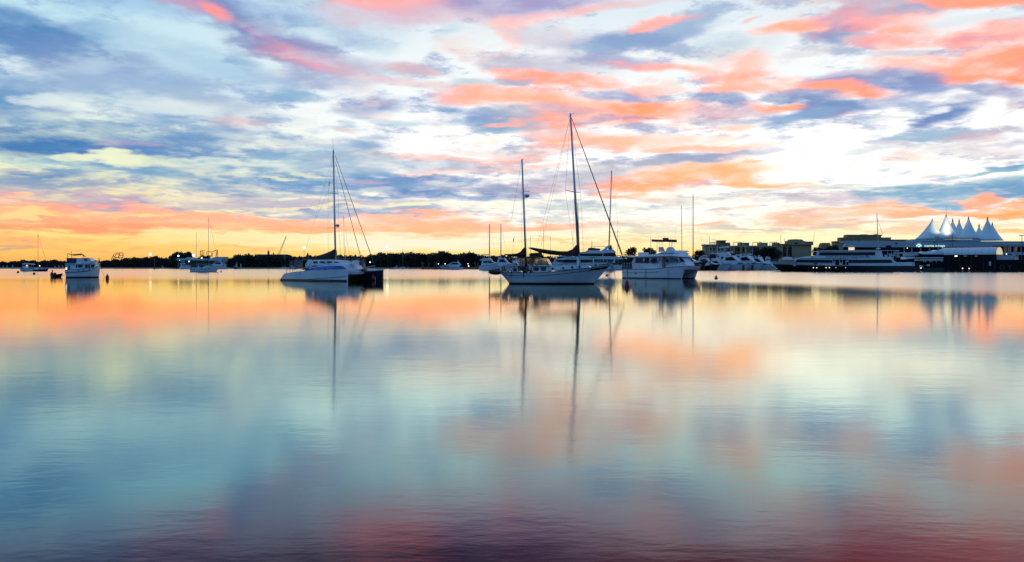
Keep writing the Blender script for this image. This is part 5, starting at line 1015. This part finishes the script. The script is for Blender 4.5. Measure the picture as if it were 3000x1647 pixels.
for px in (2178, 2204): 
    v = V(px, 416); t = v.thing('mooring_pile', 'thick dark pile at the berths of the right-hand row, the %s one' % ('left' if px < 2190 else 'right'), 'pile', 'black piles by the right-hand row'); x, z = v.p(px, 777); G().tube((0, 0, -.6), (0, 0, z), .7, .7, 8).obj('post', BLACK, t)
v = V(2130, 438); t = v.thing('floating_pontoon', 'low dark marina pontoon under the right-hand row of yachts', 'pontoon'); x0, x1 = v.x(1990), v.x(2290)
for k in range(8): a = x0 + (x1 - x0) * k / 8; G().box(a, a + (x1 - x0) / 8 - .25, 0, 3, -.15, .5).obj('deck_section', PONT, t)
v = V(1530, 445); t = v.thing('floating_pontoon', 'dark marina pontoon behind the large ketch', 'pontoon'); x0, x1 = v.x(1405), v.x(1990)
for k in range(12): a = x0 + (x1 - x0) * k / 12; G().box(a, a + (x1 - x0) / 12 - .25, 0, 3, -.15, .5).obj('deck_section', PONT, t)

# ================================================================== buildings on the right
BEIGE = mat('beige_render', (.46, .33, .19), .85, var=.08, scale=.15); BEIGE2 = mat('deep_beige_trim', (.34, .24, .14), .85, var=.08); OCH = mat('brown_terracotta_render', (.26, .17, .09), .85, var=.1, scale=.2)  # BEIGE2 is a deeper beige for cornices, side walls and trim
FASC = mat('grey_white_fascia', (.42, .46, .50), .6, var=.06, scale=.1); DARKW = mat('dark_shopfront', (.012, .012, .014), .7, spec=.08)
# hotel with rooftop pergolas
Y = 560; v = V(2170, Y); t = v.thing('hotel', 'brown and beige hotel with rooftop pergola frames behind the marina yachts', 'building'); q_ = lambda l: [v.p(a, b_) for a, b_ in l]
def bx(name, px0, px1, y0, y1, d0, d1, m, par=None): d1 = min(d1, d0 + 7); (x0, z1), (x1, z0) = v.p(px0, y0), v.p(px1, y1); return G().box(x0, x1, d0, d1, z0, z1).obj(name, m, par or t)
bx('wall', 2064, 2126, 721, 786, 0, 25, BEIGE); bx('cornice', 2060, 2112, 716.5, 720.6, -1.2, 25, OCH); bx('stair_tower', 2108, 2128.5, 706.5, 721, 2, 20, OCH); bx('tower_cap', 2104.5, 2129.5, 704, 706.3, 1, 21, OCH)
bx('wall', 2127, 2289, 724, 786, 3, 28, OCH); bx('parapet', 2126, 2290, 719.5, 723.8, 1.5, 28, BEIGE)
for a, b_, m_ in ((2130, 2144, OCH), (2173, 2186, BEIGE), (2186.3, 2200, OCH), (2232, 2252, BEIGE), (2252.3, 2254.5, OCH), (2276, 2290, BEIGE2)): bx('roof_block', a, b_, 710.5, 719.3, 4, 14, m_)
for a, b_ in ((2149, 2173), (2205, 2232), (2255, 2276)):
    for yy in (4, 13):
        for px in (a + .4, b_ - .6): line(t, 'pergola_post', v.P(px, 719.5, yy), v.P(px, 710, yy), .2, OCH)
        line(t, 'pergola_beam', v.P(a, 710, yy), v.P(b_, 709.5, yy), .2, OCH)
for k in range(10): px = 2080 + 3 * k; line(t, 'balustrade_bar', v.P(px, 717, 1), v.P(px, 710.8, 1), .16, BEIGE2)
line(t, 'balustrade_rail', v.P(2079, 710.6, 1), v.P(2108, 710, 1), .18, BEIGE2)
for px in (2067, 2074, 2100, 2148, 2151, 2170, 2172.5, 2183, 2226, 2229, 2237, 2279): bx('pillar', px - 1, px + 1, 723.9, 745, -.6, 1.4, BEIGE)
for px in (2083, 2092, 2108, 2116): bx('window', px - 2.6, px + 2.6, 726, 734, -.25, .2, GLASS)
for k in range(10): px = 2135 + 15 * k; bx('window', px, px + 8, 728, 736, 2.7, 3.2, GLASS)
# beige gabled hall with dark crest
Y = 520; v = V(2340, Y); t = v.thing('civic_hall', 'beige hall with stepped parapet and dark crest above the ferry bow', 'building')
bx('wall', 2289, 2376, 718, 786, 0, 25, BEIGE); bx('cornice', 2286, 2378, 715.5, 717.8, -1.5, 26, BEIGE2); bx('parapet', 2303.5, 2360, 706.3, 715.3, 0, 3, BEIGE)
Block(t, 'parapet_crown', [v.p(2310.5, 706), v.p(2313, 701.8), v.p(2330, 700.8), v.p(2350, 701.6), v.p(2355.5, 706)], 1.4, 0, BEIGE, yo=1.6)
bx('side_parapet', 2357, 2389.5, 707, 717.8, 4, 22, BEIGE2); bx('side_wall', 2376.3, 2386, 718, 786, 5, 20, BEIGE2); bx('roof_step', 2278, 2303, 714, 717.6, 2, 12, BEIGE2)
for a, b_ in ((2293, 2302.5), (2309, 2318.5)):
    bx('window', a, b_, 724, 751, -.3, .1, GLASS)
    for py in (731, 738.5): bx('glazing_bar', a, b_, py, py + .8, -.5, -.32, BEIGE2)
for px in (2290.5, 2305.5, 2320.5): bx('pillar', px - 1.6, px + 1.6, 718.2, 752, -.9, -.02, BEIGE)
x, z = v.p(2332.5, 711.5); g = G()
for a in range(5): an = rad(30 + a * 30); g.tube((x, -.3, z - 1.1), (x + 1.5 * math.cos(an), -.3, z - 1.1 + 1.6 * math.sin(an)), .28, .12, 5)
g.obj('crest', BLACK, t); line(t, 'flag_mast', v.P(2288, 715, 1), v.P(2287.5, 688.5, 1), .14, OCH); line(t, 'flag_mast', v.P(2298, 708, 1), v.P(2298, 698, 1), .12, OCH); line(t, 'roof_aerial', v.P(2384, 707, 6), v.P(2385, 681, 6), .1, WIRE)
# small house and tiered beige block
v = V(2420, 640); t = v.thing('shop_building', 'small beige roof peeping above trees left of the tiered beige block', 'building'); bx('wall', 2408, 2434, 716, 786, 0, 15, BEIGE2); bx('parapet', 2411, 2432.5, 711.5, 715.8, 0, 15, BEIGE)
v = V(2540, 620); t = v.thing('tiered_building', 'beige building stepping up in three tiers behind the ferry', 'building')
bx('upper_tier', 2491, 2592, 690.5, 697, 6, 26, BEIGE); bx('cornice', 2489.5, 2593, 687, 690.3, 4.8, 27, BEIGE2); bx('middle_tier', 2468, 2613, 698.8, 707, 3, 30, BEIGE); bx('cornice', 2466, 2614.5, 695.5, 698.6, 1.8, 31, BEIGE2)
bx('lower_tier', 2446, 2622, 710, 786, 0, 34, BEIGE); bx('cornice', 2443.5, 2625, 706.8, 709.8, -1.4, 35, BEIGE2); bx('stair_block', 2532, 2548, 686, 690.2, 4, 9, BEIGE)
Block(t, 'rounded_gable', [v.p(2568, 690), v.p(2569, 686.5), v.p(2574, 685), v.p(2580, 687), v.p(2581, 690)], 1, 0, BEIGE, yo=5)
for px in (2476, 2500, 2524): bx('side_pier', px - 2, px + 2, 699, 706.8, 2.2, 2.9, BEIGE2)
v = V(2625, 600); t = v.thing('beige_annex', 'low beige annex roof right of the tiered block', 'building'); bx('wall', 2604, 2656, 706, 760, 0, 20, BEIGE); bx('cornice', 2602, 2658, 702, 705.8, -1, 21, BEIGE2); bx('roof_block', 2600, 2612, 697.5, 701.8, 1, 10, BEIGE2)
# waterfront shopping pavilion
Y = 470; v = V(2740, Y); t = v.thing('waterfront_pavilion', 'long low shopping pavilion with pale fascia, lit sign and glazed front', 'building')
Block(t, 'fascia', [v.p(2470, 724), v.p(2477, 713), v.p(2502, 711), v.p(2660, 711), v.p(2672, 708.5), v.p(3080, 707.5), v.p(3080, 722.5), v.p(2906, 722), v.p(2906, 723.5), v.p(2600, 725)], 1.2, 0, FASC, yo=0)
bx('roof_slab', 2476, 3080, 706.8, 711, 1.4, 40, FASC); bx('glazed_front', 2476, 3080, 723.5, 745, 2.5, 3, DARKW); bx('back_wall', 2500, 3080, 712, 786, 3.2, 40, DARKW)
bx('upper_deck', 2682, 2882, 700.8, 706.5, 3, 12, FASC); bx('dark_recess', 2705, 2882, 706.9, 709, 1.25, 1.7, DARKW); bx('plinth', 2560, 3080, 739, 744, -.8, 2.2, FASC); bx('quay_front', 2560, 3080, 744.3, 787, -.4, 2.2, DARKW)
for px in (2649, 2671, 2697, 2723.5, 2750, 2776): bx('pillar', px - 1, px + 1, 725, 739, -.4, .6, FASC)
for px in (2905.5, 2926, 2947.5, 2959, 2972, 2992): bx('pillar', px - 1.1, px + 1.1, 719, 739, -.4, .6, FASC)
bx('balcony_band', 2905, 3080, 715, 718.6, -1.5, -1.25, FASC)
WARM = mat('dim_lit_shop_window', (.1, .06, .03), .5, emit=(.9, .5, .22), es=.12); SIGN = mat('lit_green_white_sign', (.7, 1, .85), .5, emit=(.62, 1, .8), es=1.1)
for px in (2934, 2953, 2965, 2983): bx('lit_window', px - 4, px + 4, 723, 737, 2.2, 2.45, WARM)
bx('lit_window', 2483, 2500, 725, 733, -1.6, -1.3, mat('lit_yellow_kiosk', (.6, .5, .3), .5, emit=(1, .75, .4), es=.9))
x0, z0 = v.p(2738, 720.5); text_obj('marina mirage', 1.9, 'sign_lettering', SIGN, t, (x0 - .6, -1.35, z0), (rad(90), 0, 0), fit=(2761.5 - 2702) / F * Y)
for px, py in ((2683, 720.5), (2686.8, 716.6), (2691, 716.6), (2694.5, 720.5), (2689, 722.5)): x, z = v.p(px, py); G().ball((x, -1.35, z), .42, 8, 6).obj('sign_lamp', SIGN, t)
# tensile roof
TENT = mat('white_tensile_fabric', (.80, .88, .88), .7); _b = TENT.node_tree.nodes['Principled BSDF']; _b.inputs['Subsurface Weight'].default_value = .0
TIP = mat('spire_tip', (.30, .16, .14), .5)
t = v.thing('tensile_roof', 'white tent roof with eight pointed peaks above the pavilion', 'tent roof')
for px, tp, w, base, yo in ((2731, 646, 96, 701, 9), (2772, 631.5, 70, 700, 6), (2791, 646, 56, 700, 16), (2810, 648, 50, 700, 18), (2837.5, 640, 62, 700, 8), (2868.5, 661, 40, 703, 17), (2893, 641, 62, 705, 8), (2907, 657, 52, 705, 14)):
    xt, zt_ = v.p(px, tp, yo); _, zb_ = v.p(px, base, yo); xb_, _ = v.p(px - w / 2, base, yo); w_ = xt - xb_; g = G(); R_ = []
    if px == 2731: cx_ = lambda f: -w_ * .0 * f
    for k in range(10):
        f = k / 9; r_ = w_ * (.025 + .975 * f ** 1.12 * (1 - .10 * math.sin(math.pi * f)))
        R_.append([(xt + (r_ * (1 + .05 * math.cos(6 * an) * f)) * math.cos(an) * (1 if not (px == 2731 and math.cos(an) > 0) else .75) * (1 if not (px >= 2893 and math.cos(an) > 0) else 1.2), yo + min(1, 5.5 / max(r_, .01)) * r_ * math.sin(an), zt_ + (zb_ - zt_) * f) for an in [2 * math.pi * j / 24 for j in range(24)]])
    G().loft(R_, close=True).obj('canopy', TENT, t, True)
    hh = 12 if px == 2772 else 7; xx, zz = v.p(px, tp - hh, yo); G().lathe([(.5, zt_ - .6), (.32, zt_ + .5), (.18, zt_ + 1.0), (.05, zz)], (xt, yo, 0), 8).obj('mast_tip', TIP, t)
line(t, 'aerial', v.P(2772, 622, 6), v.P(2772, 603, 6), .06, WIRE)
# its floodlights
for px, py, e, lab in ((2755, 704, 2600, 'floodlight at the foot of the tallest tent peak, left of its centre'), (2773, 704, 3200, 'floodlight under the centre of the tallest tent peak'), (2817, 703, 1300, 'floodlight between the tallest and the middle tent peaks'), (2722, 703, 800, 'floodlight at the foot of the leftmost tent peak')):
    tf = v.thing('floodlight', lab, 'lamp', 'floodlights under the tent roof'); p_ = v.P(px, py, 0)
    G().box(p_[0] - .25, p_[0] + .25, -7.9, -7.6, p_[2] - .6, p_[2] - .2).obj('housing', RUB, tf)
    ld = bpy.data.lights.new('floodlight_bulb', 'SPOT'); lo = bpy.data.objects.new('floodlight_bulb', ld); COL.objects.link(lo); lo.parent = tf; ld.energy = e * 6; ld.color = (1, .86, .55); ld.spot_size = rad(70); ld.spot_blend = 1; ld.shadow_soft_size = .3
    lo.location = (p_[0], -7.5, p_[2] - .2); lo.rotation_euler = (rad(141), 0, 0)
# trees in front of the hotel and hall
for px, tp, w, lab, Y in ((2200, 735, 40, 'dark tree before the left half of the hotel', 500), (2225, 728, 44, 'tall dark tree before the hotel, right of the small tower boat', 498), (2255, 722, 50, 'tallest dark tree between hotel and beige hall', 496), (2276, 728, 34, 'dark tree touching the beige hall', 499), (2160, 740, 44, 'low dark tree behind the white yachts', 500), (2125, 742, 30, 'dark tree behind the satellite dome yacht', 505), (2090, 738, 30, 'dark tree before the beige end of the hotel', 505),
                          (2392, 722, 30, 'round tree right of the beige hall', 505), (2430, 719, 34, 'dark tree left of the pavilion end', 500), (2447, 715, 24, 'umbrella-shaped dark tree at the pavilion end', 495), (2055, 731, 22, 'small dark tree at the left end of the hotel', 560), (2410, 727, 30, 'low tree between the two tree crowns right of the hall', 500), (2665, 703, 7, 'tiny palm against the bright gap left of the tent roof', 640), (2604, 718, 18, 'small tree behind the ferry stern', 440)):
    tree('broadleaf_tree' if px != 2665 else 'palm_tree', lab, px, tp, min(785, tp + w * 1.1), Y, w, n=900)

# ================================================================== ferry
v = V(2460, 314, -.30); v = V(2460, 314, math.pi - .36); t = v.thing('passenger_ferry', 'long two-deck white and black restaurant cruise ferry', 'ferry')
q_ = lambda l, yo=4.2: [v.p(a, b_, yo) for a, b_ in l]
Wd = 4.2; xs, xb = v.x(2681, Wd), v.x(2263, 0); L = xb - xs
h = Hull(t, xs, xb, 9.2, [(0, v.p(2681, 779, Wd)[1]), (.55, v.p(2450, 778.5, Wd)[1]), (.8, v.p(2350, 776, Wd)[1]), (1, v.p(2268, 773, 0)[1])], ovs=.3, ovb=3.2, m=BLACK, n=30, bz=.3, w0=.97, w1=.3, beam=[(0, .95), (.2, 1), (.6, 1), (.8, .78), (.92, .38), (1, .04)], deck=GEL2)
h.band(t, 'white_bulwark', GEL, .56, 1, .97, lambda u: 1.0 + .38 * min(1, (u - .5) / .35), off=.05, n=20); h.band(t, 'white_topside', GEL, 0, .57, .99, 1.10, off=.04, n=10)
B1 = Block(t, 'main_deck_house', q_([(2672, 779.5), (2672, 769), (2625, 768), (2614, 757), (2345, 756), (2329, 761), (2322, 779)]), Wd, .05, nose=(v.x(2360, Wd), v.x(2322, Wd), .7))
for a in ([(2328.5, 769), (2334, 761.3), (2438.5, 761.5), (2438.5, 770)], [(2486, 761.3), (2611, 761), (2615, 770), (2486, 770)]): B1.win(q_(a), far=True)
B1.win(q_([(2447.5, 760.5), (2485, 760.5), (2485, 777.5), (2447.5, 777.5)]), 'gangway_opening', DARKW)
for a, b_ in ((2458.5, 2460.5), (2467, 2468.5), (2477.5, 2479.5)): B1.win(q_([(a, 762), (b_, 762), (b_, 777), (a, 777)]), 'pillar', GEL2, .08)
B1.win(q_([(2460.6, 770), (2466.8, 770), (2466.8, 776.5), (2460.6, 776.5)]), 'door', GEL2, .06); B1.win(q_([(2440.5, 759.5), (2446, 759.5), (2446, 766), (2440.5, 766)]), 'notice_board', NAVY, .05); B1.win(q_([(2480.5, 763.5), (2485, 763.5), (2485, 767.5), (2480.5, 767.5)]), 'notice_board', GEL2, .1)
B2 = Block(t, 'upper_deck_house', q_([(2618, 757.5), (2618, 754), (2587, 752), (2583, 733), (2403, 735.5), (2397, 736.5), (2379, 755), (2376, 757.5)]), Wd - .35, .15, nose=(v.x(2420, Wd), v.x(2376, Wd), .75))
B2.win(q_([(2397.5, 748.2), (2402.5, 740), (2566, 738.6), (2563.5, 748.4)])); B2.win(q_([(2379.5, 748), (2382.5, 742), (2391.5, 738.5), (2392, 746.5), (2386, 748.5)]), 'bridge_window')
B2.win(q_([(2377, 750), (2383.5, 750), (2383.5, 754.5), (2377, 754.5)]), 'lookout_window', GLASS)
Block(t, 'roof', q_([(2399, 736), (2402, 733.6), (2580, 732.4), (2583, 734)]), Wd - .2, .1, GEL2); Block(t, 'wheelhouse_roof', q_([(2376, 737.8), (2378, 735.8), (2405, 735), (2405, 737)]), 2.4, .1)
Block(t, 'funnel', q_([(2566, 753), (2570, 733), (2578, 732), (2587, 753)]), 2.2, .3)
Block(t, 'aft_bulkhead', q_([(2586, 752), (2579, 734.5), (2618, 734.5), (2618, 752)]), 2.6, .05, DARKW); Block(t, 'stern_canopy', q_([(2578, 735), (2578, 733), (2636, 733), (2636, 735)]), 3.4, 0, GEL2)
for px in (2600, 2612, 2624, 2633): line(t, 'canopy_post', v.P(px, 734, 3.2), v.P(px, 752, 3.2), .09, GEL2)
x, z = v.p(2483, 753, Wd); text_obj('RIVIERA RESTAURANT CRUISES 5557 4388', 1.0, 'hull_lettering', NAVY, t, (x, Wd - .26, z), (rad(90), 0, math.pi), fit=abs(v.x(2547, Wd) - v.x(2420, Wd)))
for px in (2383, 2392.8, 2420.5, 2430, 2449, 2477.5): x, z = v.p(px, 784.6, Wd + .35); G().ball((x, Wd + .36 - max(0, (2420 - px) * .012), z), .17 if px < 2440 else .1, 8, 6).obj('porthole_light', LAMPS, t)
x, z = v.p(2389, 775, Wd); G().box(x - .6, x + .6, 3.6, 4.35, z - .7, z + .5, .05, .05).obj('anchor_locker', RUB, t)
Block(t, 'foredeck_trunk', q_([(2288, 762), (2292, 756), (2300, 753), (2318, 754), (2322, 760)], 1.5), 1.4, .2); Block(t, 'foredeck_house', q_([(2318, 761), (2330, 757), (2360, 752), (2378, 750), (2378, 757)], 2.5), 2.4, .2)
Block(t, 'stern_locker', q_([(2662, 779), (2662, 768), (2680, 768), (2680, 779)]), 4.0, 0, GEL2); mast(t, v.P(2573, 733), v.P(2569, 623), .2, .1); G().lathe([(.3, -.15), (.8, -.05), (.8, .1), (.3, .2)], v.P(2573, 729), 12).obj('mast_collar', GEL, t); line(t, 'stay', v.P(2570, 640), v.P(2586, 688), .05); line(t, 'aerial', v.P(2313, 756), v.P(2313, 744), .07, WIRE); h.rail(t, .82, .995, 1.9, 8, r=.04)
g = G(); rr = random.Random(2)
for _ in range(20): x, z = v.p(rr.uniform(2592, 2634), rr.uniform(744, 752), 3); g.box(x - .25, x + .25, 1.5, 3.1, z - .4, z + rr.uniform(.1, .6), .05, .05)
g.obj('deck_furniture', GEL2, t)

# house barge with stacked white roofs, left of the barrel-roofed building
v = V(2720, 318, 0); t = v.thing('houseboat', 'white houseboat with stacked decks between the ferry stern and the barrel roof', 'boat'); q_ = lambda l: [v.p(a, b_) for a, b_ in l]
G().box(v.x(2664), v.x(2756), -2.5, 2.5, -.2, v.p(0, 785)[1]).obj('hull', BLACK, t)
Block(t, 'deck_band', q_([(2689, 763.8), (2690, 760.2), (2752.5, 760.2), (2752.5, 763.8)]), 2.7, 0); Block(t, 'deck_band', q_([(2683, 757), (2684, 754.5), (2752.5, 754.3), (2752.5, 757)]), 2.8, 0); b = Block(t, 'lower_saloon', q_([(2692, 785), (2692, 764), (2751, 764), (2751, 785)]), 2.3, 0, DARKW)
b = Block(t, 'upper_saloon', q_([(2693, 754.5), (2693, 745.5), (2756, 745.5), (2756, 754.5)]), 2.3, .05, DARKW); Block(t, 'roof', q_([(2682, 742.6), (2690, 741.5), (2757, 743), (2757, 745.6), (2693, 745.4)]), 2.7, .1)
Block(t, 'flybridge', q_([(2686, 742), (2700, 737.8), (2712, 737.5), (2720, 741), (2722, 742.4)]), 1.8, .1); Block(t, 'flybridge', q_([(2728, 741.5), (2733, 735), (2740, 733), (2750, 734.5), (2757, 737), (2757, 741.5)]), 1.9, .1); Block(t, 'trim', q_([(2731, 741.4), (2731, 742.8), (2757, 742.8), (2757, 741.6)]), 2.0, 0, NAVY)
G().lathe([(.1, 0), (.45, .2), (.45, .5), (.1, .7)], v.P(2720, 741), 10).obj('radar_dome', GEL, t, True)
Block(t, 'sun_awning', q_([(2645, 760), (2646, 752.5), (2674, 753), (2674, 757)]), 2, .1); Block(t, 'dinghy_cradle', q_([(2650, 750.5), (2650, 741), (2690, 739), (2686, 748), (2660, 751)]), 1.5, .2, FASC)
for px in (2697, 2702.5, 2716, 2721.5, 2733.5, 2748): x, z = v.p(px, 767.3); G().ball((x, -2.4, z), .26, 8, 5).obj('fender', GEL2, t)
Block(t, 'crate', q_([(2687, 784), (2688, 777), (2695, 778), (2695, 785)]), .6, .05, GEL2, yo=-2); Block(t, 'tender', q_([(2704, 779), (2706, 776), (2715, 774), (2714, 780)]), .5, .1, GEL2, yo=-2)
# floating restaurant with barrel roof
v = V(2850, 324, -.74); t = v.thing('floating_restaurant', 'black floating restaurant with shining white barrel roof', 'building')
x0, x1 = v.x(2755), v.x(2929); zr0 = v.p(2850, 746.5)[1]; zr1 = v.p(2850, 725.5)[1]; w = 5.2
def vault(xa, xb_, z0, z1, w, name, m, n=14):
    g = G()
    for k in range(n + 1):
        pass
    secs = [[(x, -w * math.cos(math.pi * j / n), z0 + (z1 - z0) * math.sin(math.pi * j / n) ** .8) for j in range(n + 1)] for x in (xa, xb_)]
    return G().loft(secs).obj(name, m, t)
vault(v.x(2756), v.x(2763), zr0, zr0 + (zr1 - zr0) * .8, w * .97, 'roof_end', GEL); ro = vault(v.x(2763.2), v.x(2927), zr0, zr1, w, 'barrel_roof', GEL)
g = G(); x_ = v.x(2927.3)
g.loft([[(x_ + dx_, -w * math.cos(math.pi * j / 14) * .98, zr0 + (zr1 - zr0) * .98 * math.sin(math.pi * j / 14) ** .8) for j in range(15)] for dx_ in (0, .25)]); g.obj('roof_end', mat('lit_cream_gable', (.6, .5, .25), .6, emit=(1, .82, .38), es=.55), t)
for k in range(9):
    f = k / 8; x = v.x(2766 + 158 * f); G().loft([[(x + dx_, -(w + .04) * math.cos(math.pi * j / 14), zr0 + (zr1 - zr0 + .05) * math.sin(math.pi * j / 14) ** .8) for j in range(15)] for dx_ in (0, .18)]).obj('roof_seam', GEL2, t)
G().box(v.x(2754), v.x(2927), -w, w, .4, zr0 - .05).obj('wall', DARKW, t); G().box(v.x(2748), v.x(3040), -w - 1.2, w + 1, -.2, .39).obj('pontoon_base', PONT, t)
for px in (2799, 2803, 2826, 2831, 2858, 2862): x, z = v.p(px, 750.5, -w); G().box(x - .22, x + .22, -w - .08, -w - .01, z - .22, z + .22).obj('lit_window', LAMPS if px in (2799, 2803) else WARM, t)
x, z = v.p(2900.5, 772.5, -w); G().box(x - .35, x + .35, -w - .08, -w - .01, z - .85, z + .85).obj('door', GEL2, t)
for px in (2780, 2812, 2846, 2882, 2915): x = v.x(px, -w); G().box(x - .12, x + .12, -w - .1, -w - .02, .4, zr0 - .1).obj('wall_post', BLACK, t)
G().box(v.x(2926), v.x(2981), -4.5, 2, v.p(2850, 762)[1], v.p(2850, 748)[1]).obj('annex_roof', FASC, t); G().box(v.x(2928), v.x(3040), -4.2, 3, .4, v.p(2850, 762.3)[1]).obj('annex_wall', DARKW, t)
G().box(v.x(2970), v.x(3040), -3, 3, v.p(2850, 747.6)[1], v.p(2850, 746)[1]).obj('canopy', GEL2, t)
x, z = v.p(2946, 784, -4.25); text_obj('D Y', 2.6, 'wall_lettering', mat('dim_lettering', (.05, .05, .05), .6), t, (x, -4.28, z), (rad(90), 0, 0))
for px, py, lab in ((2670, 786.3, 'bright quay lamp below the ferry stern'), (2698, 785.7, 'bright quay lamp under the houseboat'), (2820, 786.3, 'quay lamp under the barrel-roofed restaurant, left of a pair'), (2839.3, 787, 'quay lamp under the barrel-roofed restaurant, right of a pair'), (2971.7, 786.2, 'quay lamp at the far right, left of a pair'), (2989.5, 787, 'quay lamp at the far right, right of a pair'), (2658, 727, 'tiny lamp on the pavilion glazing above the ferry stern'), (2948.5, 744.5, 'bright lamp at the right end of the barrel roof'), (2925, 748.8, 'lamp at the lower corner of the barrel roof end')):
    Yl = 312 if py > 780 else (468 if py < 730 else 315); lamp_post(px, py, 1.3 if py > 730 else 1.0, Yl, lab, pole=py > 780, zb=0.0, name='quay_lamp')
# tall lamp posts and pilings before the pavilion
for px, tp, lab in ((2625, 714, 'short dark double lamp post behind the ferry stern'), (2737.5, 710, 'stout dark sign post before the lit lettering'), (2746, 695, 'tall lamp post with flat head before the tallest tent peak'), (2790, 688, 'thin mast of the lamp right of the tallest tent peak'), (2994, 690, 'thin lamp post with flat head at the far right')):
    v = V(px, 450 if px != 2994 else 400); t = v.thing('lamp_post', lab, 'lamp post'); x, z = v.p(px, tp); G().tube((0, 0, 0), (0, 0, z), .22, .12, 7).obj('post', WIRE, t)
    if px != 2790: G().box(-1.2 if px > 2740 else -.5, 1.2 if px > 2740 else .5, -.4, .4, z - .15, z + .2 if px > 2740 else z + .6).obj('head', BLACK, t)
